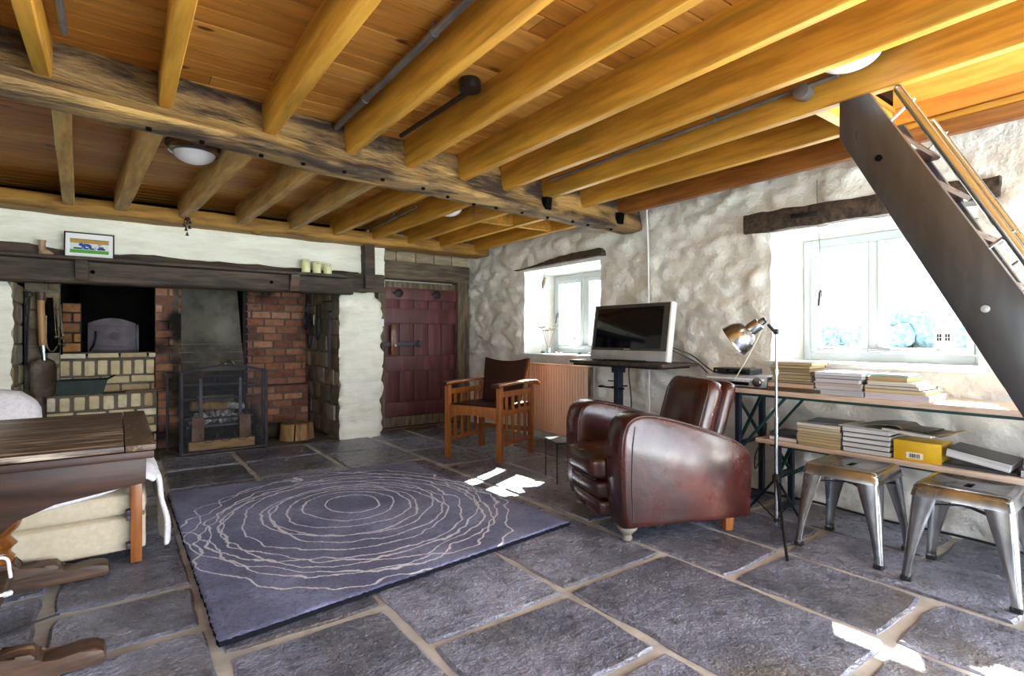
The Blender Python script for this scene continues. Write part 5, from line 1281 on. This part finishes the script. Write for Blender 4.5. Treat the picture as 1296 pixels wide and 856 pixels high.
hearththings()
# ------------------------------------------------------------------ ceiling
ZC = 2.235
OX0, OX1, OY0, OY1 = 2.53, 3.30, -1.6, 1.10       # stair opening
def ceiling():
    mb = MB(); y = -1.6; w = .112
    while y < 5.6:
        xe = OX0 if y + w < OY1 + .05 else 3.64
        x = -2.6
        while x < xe:
            L = min(rnd.uniform(2.4, 4.2), xe - x)
            if L > .05: mb.bx(x, x + L - .003, y, y + w - .009, ZC, ZC + .022)
            x += L
        y += w
    mb.bx(OX1, 3.64, -1.6, OY1, ZC, ZC+.022)
    mb.bx(-2.75, OX0, -1.9, 7.3, ZC+.06, ZC+.18, mi=1); mb.bx(OX0, 4.12, OY1, 7.3, ZC+.06, ZC+.18, mi=1); mb.bx(OX1, 4.12, -1.9, OY1, ZC+.023, ZC+.18, mi=2)  # near-black slab: shade in the board gaps put into its colour
    return struct(mb.build('ceiling', [m_board, M('board_gap_shade', '#2a1c10', None, rough=1., bump=0, spec=.05), m_yellow], smooth=0))
ceiling()

def joist(mat, x0, y0, x1, y1, zb, w, label, group, h=None, y_cut=None):
    mb = MB(); h = h or (ZC - zb)
    L = math.hypot(x1-x0, y1-y0); n = 10; secs = []; sd = x0 * 7.3 + y0
    for k in range(n+1):
        f = k/n; y = f * L; a = .004 * noise.noise(Vector((y*1.6, sd, 0))); b = .004 * noise.noise(Vector((y*1.6, sd, 7)))
        secs.append([(-w/2+a+.004, y, b), (w/2+a-.004, y, b), (w/2+a, y, b+.005), (w/2+a, y, h), (-w/2+a, y, h), (-w/2+a, y, b+.005)])
    mb.loft(secs)
    o = mb.build('ceiling_joist', mat, smooth=30)
    o.location = (x0, y0, zb); o.rotation_euler = (0, 0, math.atan2(-(x1-x0), y1-y0))
    tag(o, label, 'joist', group); o['kind'] = 'thing'
    return o
near = [(-.235, .052, 'old'), (.168, .052, 'old'), (.608, .058, 'new'), (1.03, .05, 'new'), (1.395, .048, 'new'), (1.785, .046, 'new'), (2.145, .046, 'new'), (2.515, .048, 'new'), (2.905, .05, 'new'), (3.33, .05, 'new')]
nth = ['tenth', 'ninth', 'eighth', 'seventh', 'sixth', 'fifth', 'fourth', 'third', 'second', 'first']
def beam_y(x):      # near face of the main beam where joists meet it
    pts = [(-2.6, 2.45), (-.3, 2.75), (.6, 2.88), (1.4, 2.93), (2.1, 3.0), (3.7, 3.03)]
    for (a, ya), (b, yb) in zip(pts, pts[1:]):
        if a <= x <= b: return ya + (yb-ya) * (x-a) / (b-a)
    return 3.0
for i, (x, w, k) in enumerate(near):
    ys = 1.12 if i == 8 else -1.6
    joist(m_brownj if i == 9 else m_joist, x, ys, x, beam_y(x) + .03, 2.06, w, 'yellow pine joist before the main beam, %s from the window wall' % nth[i], 'near ceiling joists')
joist(m_joist, -.66, -1.6, -.66, beam_y(-.66) + .03, 2.06, .05, 'yellow pine joist before the main beam, farthest from the window wall', 'near ceiling joists')
far = [(-.62, 0, .07, 'o'), (-.20, -.31, .07, 'o'), (.15, .01, .085, 'o'), (.585, .44, .075, 'o'), (.97, .88, .07, 'o'), (1.36, 1.32, .06, 'o'), (1.76, 1.72, .055, 'n'), (2.16, 2.13, .055, 'n'), (2.54, 2.52, .055, 'n'), (2.92, 2.90, .055, 'n'), (3.34, 3.36, .06, 'n')]
nth2 = ['eleventh', 'tenth', 'ninth', 'eighth', 'seventh', 'sixth', 'fifth', 'fourth', 'third', 'second', 'first']
for i, (xa, xb, w, k) in enumerate(far):
    if i == 0: xb = -.75
    joist(m_joist_old if k == 'o' else m_joist, xa, beam_y(xa) + .22, xb, 5.38, 2.06, w, '%s joist between main beam and fireplace wall, %s from the window wall' % ('weathered brown' if k == 'o' else 'pine', nth2[i]), 'far ceiling joists')
# trimmers
mb = MB(); mb.bx(2.535, 3.32, OY1, OY1 + .05, 2.062, ZC)
tag(mb.build('ceiling_trimmer', m_yellow, smooth=30), 'short yellow cross timber closing the joists at the stair opening', 'joist')['kind'] = 'thing'
mb = MB(); mb.bar((2.50, 3.98, 2.15), (3.34, 3.93, 2.15), .05, .16)
tag(mb.build('ceiling_trimmer', m_joist, smooth=30), 'short cross timber between far joists beside the small window wall', 'joist')['kind'] = 'thing'

def main_beam():
    mb = MB(); secs = []
    n = 120
    for k in range(n+1):
        x = -2.42 + 6.03 * k / n
        pts = [(-2.6, 2.3), (-.4, 2.55), (.3, 2.69), (1.0, 2.82), (1.8, 2.90), (2.54, 2.965), (3.7, 3.02)]
        for (a, ya), (b, yb) in zip(pts, pts[1:]):
            if a <= x <= b: yn = ya + (yb-ya) * (x-a)/(b-a)
        q = lambda s, f=2.6: noise.fractal(Vector((x*f, s, 0)), 1., 2., 4)
        zb = 1.953 + .012 * q(1, 1.4); wd = .235 + .012*q(2)
        yt = beam_y(x) + .02
        ch = .02 + .02 * max(0, q(3, 3))
        sec = [(x, yn+wd, zb+ch*.6), (x, yn+wd-ch, zb), (x, yn+wd*.5, zb-.006+.008*q(9, 5)), (x, yn+ch*.9, zb+.002), (x, yn, zb+ch),
               (x, yn+(yt-yn)*.35+.014*q(4, 4), zb+.05), (x, yn+(yt-yn)*.75+.016*q(5, 4), zb+.095), (x, yt+.014*q(6, 4), zb+.15), (x, yt+.01, zb+.21), (x, yt+.02, ZC+.02),
               (x, yn+wd+.03, ZC+.02), (x, yn+wd+.02+.01*q(7), zb+.14)]
        secs.append(sec)
    mb.loft(secs)
    o = mb.build('main_beam', m_beam, smooth=50)
    tag(o, 'gnarled old timber main beam crossing the whole ceiling', 'beam'); o['kind'] = 'thing'
    md = o.modifiers.new('sub', 'SUBSURF'); md.levels = 1; md.render_levels = 1
    for i in range(15):      # dowel holes along the underside
        x = .1 + i * .225 + rnd.uniform(-.03, .03); y = beam_y(x) - .03 + .06 * rnd.random() + (.04 if x > 1.5 else -.03)
        h = MB(); h.lathe([(0, 0), (.011, 0), (.011, .012), (0, .012)], (x, y, 1.938), (0, 0, 1), 10); h.build('peg_hole', m_soot, o)
    for x, y in ((2.49, 2.975), (3.28, 3.0)):
        h = MB(); h.box((x, y, 2.02), (.055, .05, .09), rot=(R(8), 0, R(6)), bev=.006); h.build('mortise', m_soot, o)
main_beam()
def plate():
    mb = MB(); secs = []
    for k in range(61):
        x = -2.42 + 5.95 * k / 60; a = .01 * fbm(Vector((x*3, 2, 2))); b = .008 * fbm(Vector((x*2.2, 8, 2)))
        secs.append([(x, 5.56, 2.018+b), (x, 5.30+a, 2.018+b), (x, 5.285+a, 2.033+b), (x, 5.285+a*.5, 2.11), (x, 5.30, 2.135+b), (x, 5.56, 2.14)])
    mb.loft(secs)
    o = tag(mb.build('wall_plate', m_plate, smooth=40), 'long golden brown timber plate along the top of the fireplace wall under the joist ends', 'beam'); o['kind'] = 'thing'
    k = MB(); k.ball((1.02, 5.33, 2.012), .035, 2, sc=(1.4, 1, .7)); k.build('knot', m_plate, o)
plate()

# ceiling lamps and conduits ------------------------------------------
def bulkhead(loc, label, scale=1.):
    t = thing('ceiling_light', label, 'ceiling light', loc, 0, 'round ceiling lights')
    b = MB(); b.lathe([(.0, 0), (.155*scale, 0), (.155*scale, -.018), (.0, -.018)], seg=40); b.build('mounting_disc', m_oak, t)
    b = MB(); b.lathe([(.128*scale, -.016), (.14*scale, -.022), (.14*scale, -.052), (.128*scale, -.06), (.114*scale, -.06), (.114*scale, -.018)], seg=40, cap=False); b.build('chrome_rim', m_chrome, t)
    b = MB(); b.lathe([(.0, -.118*1)] + [(.116*scale*math.sin(a), -.05-.068*math.cos(a)) for a in (.2, .4, .6, .8, 1.0, 1.2, 1.4, 1.57)] + [(.0, -.049)], seg=40, cap=False); b.build('diffuser', m_plastic, t)
    return t
bulkhead((.375, 3.80, ZC-.001), 'round white and chrome ceiling light fixed behind the main beam towards the fireplace')
bulkhead((2.33, 4.12, ZC-.001), 'round white ceiling light mostly hidden by joists near the small window')
bulkhead((2.335, .93, ZC-.001), 'round white ceiling light between joists beside the stair opening')
def pipe(pts, r, label, mat=None, clips=()):
    mb = MB(); mb.tube(pts, r, 10)
    o = tag(mb.build('conduit_pipe', mat or m_pipe, smooth=50), label, 'pipe', 'ceiling conduits')
    for c in clips:
        b = MB(); b.tube([(c[0], c[1]-.008, c[2]), (c[0], c[1]+.008, c[2])], r+.004, 10); b.bx(c[0]-.005, c[0]+.005, c[1]-.008, c[1]+.008, c[2], ZC); b.build('pipe_clip', m_pipe, o)
    return o
pipe([(.955, -1.5, 2.195), (.955, 2.92, 2.195)], .016, 'straight grey conduit pipe on the boards beside the fourth near joist', clips=((.955, 1.8, 2.195), (.955, 2.5, 2.195)))
pipe([(-.16, -1.5, 2.19), (-.165, 2.60, 2.19)], .014, 'grey conduit pipe beside the near joist at the fireplace end', clips=((-.162, 1.9, 2.19),))
pipe([(2.46, 1.02, 2.165), (2.462, 2.9, 2.165)], .010, 'thin grey conduit running from the round box along a near joist', clips=((2.461, 1.6, 2.165), (2.461, 2.3, 2.165)))
pipe([(2.06, 4.2, 2.17), (2.09, 5.26, 2.17)], .011, 'grey conduit pipe on the far side of the main beam near the small window', clips=((2.07, 4.7, 2.17),))
pipe([(1.30, 2.13, 2.185), (1.28, 2.8, 2.185)], .013, 'black pipe under the boards between two near joists', m_black_p)
mb = MB(); mb.lathe([(.0, 0), (.045, 0), (.05, -.008), (.05, -.05), (.0, -.05)], (1.30, 2.10, ZC), seg=20)
tag(mb.build('junction_box', m_black_p, smooth=35), 'round black ceiling box at the end of the black pipe', 'junction box')
mb = MB(); mb.lathe([(.0, 0), (.034, 0), (.034, .05), (.0, .055)], (2.487, 1.165, 2.145), (-1, 0, 0), 20)
tag(mb.build('junction_box', m_pipe, smooth=35), 'round grey box fixed to the side of a near joist next to the stair opening', 'junction box')

# little bells hanging from the wall plate
t = thing('hanging_bells', 'small cluster of dark bells hanging from the timber plate above the picture', 'bells', (.465, 5.25, 2.06))
b = MB(); b.tube([(0, 0, .0), (0, .0, -.06)], .003, 6); b.tube([(.02, 0, 0), (.022, 0, -.05)], .003, 6); b.tube([(-.02, 0, -.01), (-.022, 0, -.06)], .003, 6); b.ball((0, 0, -.01), .02, 1); b.build('cord', m_black, t)
for dx, dz in ((0, -.15), (.022, -.05), (-.022, -.075), (.018, -.09), (-.008, -.11)):
    b = MB(); b.lathe([(.002, .03), (.007, .022), (.012, .004), (.015, 0), (.0, .002)], (dx, 0, dz), seg=12, cap=False); b.build('bell', m_iron, t)

# ------------------------------------------------------------------ steep stair
def stair():
    t = thing('ladder_stair', 'steep dark wooden stair with steel handrails rising to the opening by the window', 'stair', (2.5, 0, 0))
    dy, dz = .576, -1.118                       # downward direction of the flight per unit
    L = math.hypot(dy, dz); d = Vector((0, -dy/L, dz/L)); nrm = Vector((0, -dz/L * 1.0, -dy/L)) * -1   # nrm: up-front side
    nrm = Vector((0, dz/L, dy/L))
    nrm = Vector((0, -abs(dz)/L, abs(dy)/L))
    low = lambda z: 1.024 - (1.90 - z) * dy / abs(dz)       # y of the back edge at height z
    W = .172
    def stringer(x0, x1, w0, name):
        zt, zb = 2.235, 0.0
        a = Vector((0, low(1.90), 1.90)); b = Vector((0, low(0), 0)); up = nrm * W
        poly = [(1.024, 2.055), (1.024, 1.90), (b.y, 0.0), (b.y - W*1.12 - .06, 0.0)]
        # front edge meets the opening level
        f0 = a + up; k = (2.055 - f0.z) / abs(dz); fy = f0.y + k * dy
        poly.append((fy, 2.055))
        mb = MB(); mb.prism(poly, lambda u, v, w: (w, u, v), x0, x1, bev=.004)
        return mb.build(name, m_stair, t)
    s = stringer(-.022, .022, 0, 'stringer')
    for z in (1.777, 1.153, .55):
        y = low(z) - (.085 if z > 1.5 else .095)
        b = MB(); b.lathe([(0, 0), (.013, 0), (.013, .006), (.0, .008)], (-.022, y, z), (-1, 0, 0), 14); b.build('bolt_cover', m_soot if z > 1.5 else m_silver, s)
    t2 = MB()
    def far():
        mb = MB(); a = nrm
        pts = [(low(2.0)-.03, 2.05), (low(1.9)-.03, 1.90), (low(0)-.03, 0), (low(0)-.17, 0), (low(2.0)-.13, 2.05)]
        mb.prism(pts, lambda u, v, w: (w, u, v), .46, .50, bev=.004); return mb.build('stringer', m_stair, t)
    far()
    for k in range(9):
        z = .22 + k * .205; y = low(z) - .09
        mb = MB(); mb.prism([(-.10, -.013), (.085, -.013), (.085, .013), (-.095, .013), (-.108, .006), (-.110, -.004)], lambda u, v, w: (w, y + u, z + v), .022, .46, bev=.002)
        mb.build('tread', m_tread, t)
    def rail(x, off, name):
        p = [Vector((x, low(z), z)) + nrm * off for z in (1.925, .55)]
        mb = MB(); mb.tube([p[0], p[1]], .017, 14); mb.ball(p[0], .018, 2); r = mb.build('handrail', m_chrome, t)
        for z in (1.84, 1.28, .75):
            a = Vector((x, low(z), z)) + nrm * (W - .02); b = Vector((x, low(z) - .01, z + .03)) + nrm * off
            mb = MB(); mb.tube([a, a.lerp(b, .6), b], .006, 8); mb.build('rail_bracket', m_chrome, r)
    rail(.0, W + .078, 'a'); rail(.48, W + .05, 'b')
stair()
# upper floor seen through the stair opening
mb = MB(); mb.bx(3.345, 3.38, -1.6, 1.15, ZC + .02, 2.9)
struct(mb.build('wall_upstairs', m_yellow, smooth=0))
mb = MB(); mb.bx(2.2, 2.25, -1.7, 1.6, ZC+.15, 4.3); mb.bx(2.2, 3.6, 1.5, 1.6, ZC+.15, 4.3); mb.bx(2.2, 3.6, -1.75, -1.65, ZC+.15, 4.3); mb.bx(3.4, 3.5, -1.7, 1.6, ZC+.1, 4.3); mb.bx(2.2, 3.6, -1.75, 1.6, 4.3, 4.4)
struct(mb.build('wall_upstairs', m_plaster, smooth=0))
mb = MB(); mb.bx(3.30, 3.345, -1.6, 1.1, 2.13, 2.16, bev=.004)
struct(mb.build('trim_3', m_joist, smooth=30))
mb = MB(); mb.bx(3.292, 3.304, -1.6, 1.1, 2.165, ZC + .02)
struct(mb.build('trim_4', m_orange, smooth=30))

# ------------------------------------------------------------------ rest of the room (behind and left of the viewer)
def shell():
    mb = MB()
    Y0 = -1.62
    mb.bx(-2.7, 4.1, Y0-.3, Y0, 2.05, 2.6); mb.bx(-2.7, .1, Y0-.3, Y0, -.1, 2.1); mb.bx(3.4, 4.1, Y0-.3, Y0, -.1, 2.1); mb.bx(.05, 3.45, Y0-.3, Y0, -.1, .06)
    struct(mb.build('wall_rear', m_plaster, smooth=0))
    mb = MB(); XL = -2.45
    mb.bx(XL-.3, XL, Y0, 6.0, 2.0, 2.6); mb.bx(XL-.3, XL, Y0, 6.0, -.1, .55); mb.bx(XL-.3, XL, Y0, -.4, .5, 2.05); mb.bx(XL-.3, XL, 2.2, 7.3, .5, 2.05); mb.bx(XL-.3, XL, 6.0, 7.3, -.1, 2.6); mb.bx(XL-.3, 4.03, 7.15, 7.3, -.1, 2.6)
    struct(mb.build('wall_left', m_plaster, smooth=0))
    f = MB()
    for x in (.1, 1.2, 2.3, 3.4): f.bx(x-.035, x+.035, Y0-.2, Y0-.14, .06, 2.06)
    f.bx(.1, 3.4, Y0-.2, Y0-.14, .03, .1); f.bx(.1, 3.4, Y0-.2, Y0-.14, 2.0, 2.07)
    struct(f.build('added_window_rear', m_whitep, smooth=0))  # rear window added out of view so fill light can enter
    f = MB()
    for y in (-.4, .9, 2.2): f.bx(XL-.2, XL-.14, y-.03, y+.03, .55, 2.0)
    f.bx(XL-.2, XL-.14, -.4, 2.2, .52, .58); f.bx(XL-.2, XL-.14, -.4, 2.2, 1.96, 2.02)
    struct(f.build('added_window_left', m_whitep, smooth=0))  # left window likewise added, unseen, as a way in for fill light
shell()

# ------------------------------------------------------------------ outside
m_field = M('washed_out_pasture', '#a9bdb8', '#8fa8a8', .12, rough=.95, bump=0, c3='#c4c8b8', s3=.05, lo3=.45, hi3=.6)  # washed-out colour stands in for overexposure of the distant field
m_tree = M('hazy_leaves', '#a0b0ba', '#74909e', 2.5, rough=.9, bump=.8, dist=.15, lo=.4, hi=.6)  # blue distance haze is put into the leaf colour
m_leaf = M('shrub_leaf', '#6a8a6a', '#4a6a58', 6, rough=.7, bump=0)
mb = MB(); mb.quad([(4.2, -150, -.35), (260, -150, -.35), (260, 300, -.35), (4.2, 300, -.35)]); mb.quad([(-40, -60, -.35), (4.2, -60, -.35), (4.2, 60, -.35), (-40, 60, -.35)])
struct(mb.build('ground', m_field, smooth=0))
def tree(x, y, w, h, label, cat='tree', n=26):
    mb = MB()
    for k in range(n):
        a, b = rnd.uniform(0, 6.28), rnd.random()
        r = h * rnd.uniform(.16, .26)
        mb.ball((math.cos(a)*w*.5*b**.5*.8, math.sin(a)*w*.5*b**.5*.8, h*.16 + (h*.76-r*.6)*(1-b*b*.8)*rnd.uniform(.35, 1)), r, 3, amp=.35, freq=2.2)
    t = thing('tree' if cat == 'tree' else 'hedge', label, cat, (x, y, -.35), 0, None)
    mb.build('crown', m_tree, t, smooth=60)
    if cat == 'tree':
        b = MB(); b.tube([(0, 0, 0), (.1, 0, h*.25), (0, .1, h*.5)], [w*.05, w*.04, w*.03], 10); b.build('trunk', m_bark, t)
tree(60, 18.6, 4.6, 4.3, 'large rounded tree seen through the wider window beyond the field')
tree(58, 13.7, 2.4, 2.7, 'smaller tree beyond the field in the wider window, next to the large rounded tree')
for i, (x, y, w, h, l) in enumerate([(95, 40, 16, 4.0, 'long distant hedge across the field seen in the wider window'), (72, 29.8, 6, 2.4, 'low hedge clump beyond the field in the wider window'),
        (34, 12.6, 3.6, 1.0, 'low bush at the near field edge seen in the wider window'), (36, 10.2, 3.0, .9, 'low round bush at the field edge under the large tree')]):
    tree(x, y, w, h, l, 'hedge', 30)
def bush(x, y, h, label):
    t = thing('shrub', label, 'shrub', (x, y, -.35))
    s = MB(); L = MB()
    for k in range(26):
        a = rnd.uniform(0, 6.28); top = Vector((math.cos(a)*rnd.uniform(.1, .7), math.sin(a)*rnd.uniform(.1, .7), h*rnd.uniform(.5, 1)))
        pts = spline([(0, 0, 0), top*.5 + Vector((0, 0, .15)), top], 4); s.tube(pts, .006, 5)
        for p in pts[2:]:
            for _ in range(5):
                c = p + Vector((rnd.gauss(0, .07), rnd.gauss(0, .07), rnd.gauss(0, .07))); e = Euler((rnd.uniform(0, 6), rnd.uniform(0, 6), 0)).to_matrix(); q = rnd.uniform(.02, .04)
                L.quad([c + e @ Vector(v) * q for v in ((-1, 0, 0), (0, -.45, .1), (1, 0, 0), (0, .45, .1))])
    s.build('stems', m_bark, t); f = L.build('foliage', m_leaf, t, smooth=0, norm=False); f['kind'] = 'stuff'
bush(5.6, 5.9, 1.75, 'leafy shrub growing outside the small window')

# ------------------------------------------------------------------ light
W = bpy.data.worlds.new('sky'); bpy.context.scene.world = W; W.use_nodes = True
bg = W.node_tree.nodes['Background']; bg.inputs[0].default_value = (.80, .90, 1.0, 1); bg.inputs[1].default_value = SKY
def sun():
    l = bpy.data.lights.new('sun', 'SUN'); l.energy = SUN; l.angle = R(.6); l.color = (1, .95, .86)
    o = bpy.data.objects.new('sun', l); COL.objects.link(o)
    o.rotation_euler = Vector((-1.19, -.56, -1)).to_track_quat('-Z', 'Y').to_euler()
sun()
def area(name, loc, direction, sx, sy, p, col=(.86, .93, 1)):
    l = bpy.data.lights.new(name, 'AREA'); l.shape = 'RECTANGLE'; l.size = sx; l.size_y = sy; l.energy = p; l.color = col
    o = bpy.data.objects.new(name, l); COL.objects.link(o); o.location = loc
    o.rotation_euler = Vector(direction).to_track_quat('-Z', 'Z').to_euler()
area('rear_fill', (1.75, -2.0, 1.1), (0, 1, .0), 3.1, 1.9, A_REAR, (.76, .87, 1))  # added fill lamp behind the viewer, no known window there
area('left_fill', (-2.9, .9, 1.3), (1, 0, 0), 2.5, 1.4, A_LEFT)  # fill lamp added beyond the left wall for the joist sides
area('low_side_fill', (3.95, -.9, .32), (-1, .45, .8), 1.0, .6, A_LOWFILL, (1, .97, .93))  # added low lamp aimed upward to brighten the joist undersides
area('side_fill', (4.0, -.9, 1.15), (-1, .3, -.1), 1.0, 1.5, A_SIDEFILL, (.8, .9, 1))  # extra fill lamp outside an invented opening in the right wall
area('low_rear_fill', (1.75, -2.1, .25), (0, 1, .75), 3.1, .6, A_LOWFILL*.16, (.97, .97, 1))  # second added upward lamp, behind the rear opening, brightens the ceiling
area('window_daylight', (4.2, 4.1, 1.32), (-1, 0, 0), .95, .8, A_W1)
area('window_daylight', (4.2, 1.37, 1.32), (-1, 0, 0), .95, .8, A_W2)
area('upstairs_daylight', (2.3, .2, 3.2), (1, 0, -.6), 2.0, .8, A_UP, (1, .97, .9))

# ------------------------------------------------------------------ camera
F_, H_ = 680., 1.05
cam = bpy.data.cameras.new('camera'); cam.sensor_width = 36; cam.lens = 36 * F_ / 1296; cam.clip_start = .05; cam.clip_end = 1000
co = bpy.data.objects.new('camera', cam); COL.objects.link(co); co.location = (0, 0, H_)
co.rotation_euler = (R(90), 0, -math.atan(498 / F_))
sc = bpy.context.scene; sc.camera = co
sc.view_settings.view_transform = 'Standard'; sc.view_settings.look = 'None'; sc.view_settings.gamma = 1; sc.view_settings.use_curve_mapping = False
sc.view_settings.exposure = EXPO
sc.cycles.max_bounces = 12; sc.cycles.diffuse_bounces = 6; sc.cycles.glossy_bounces = 4; sc.cycles.transparent_max_bounces = 16; sc.cycles.sample_clamp_indirect = 8
sc.cycles.use_denoising = True
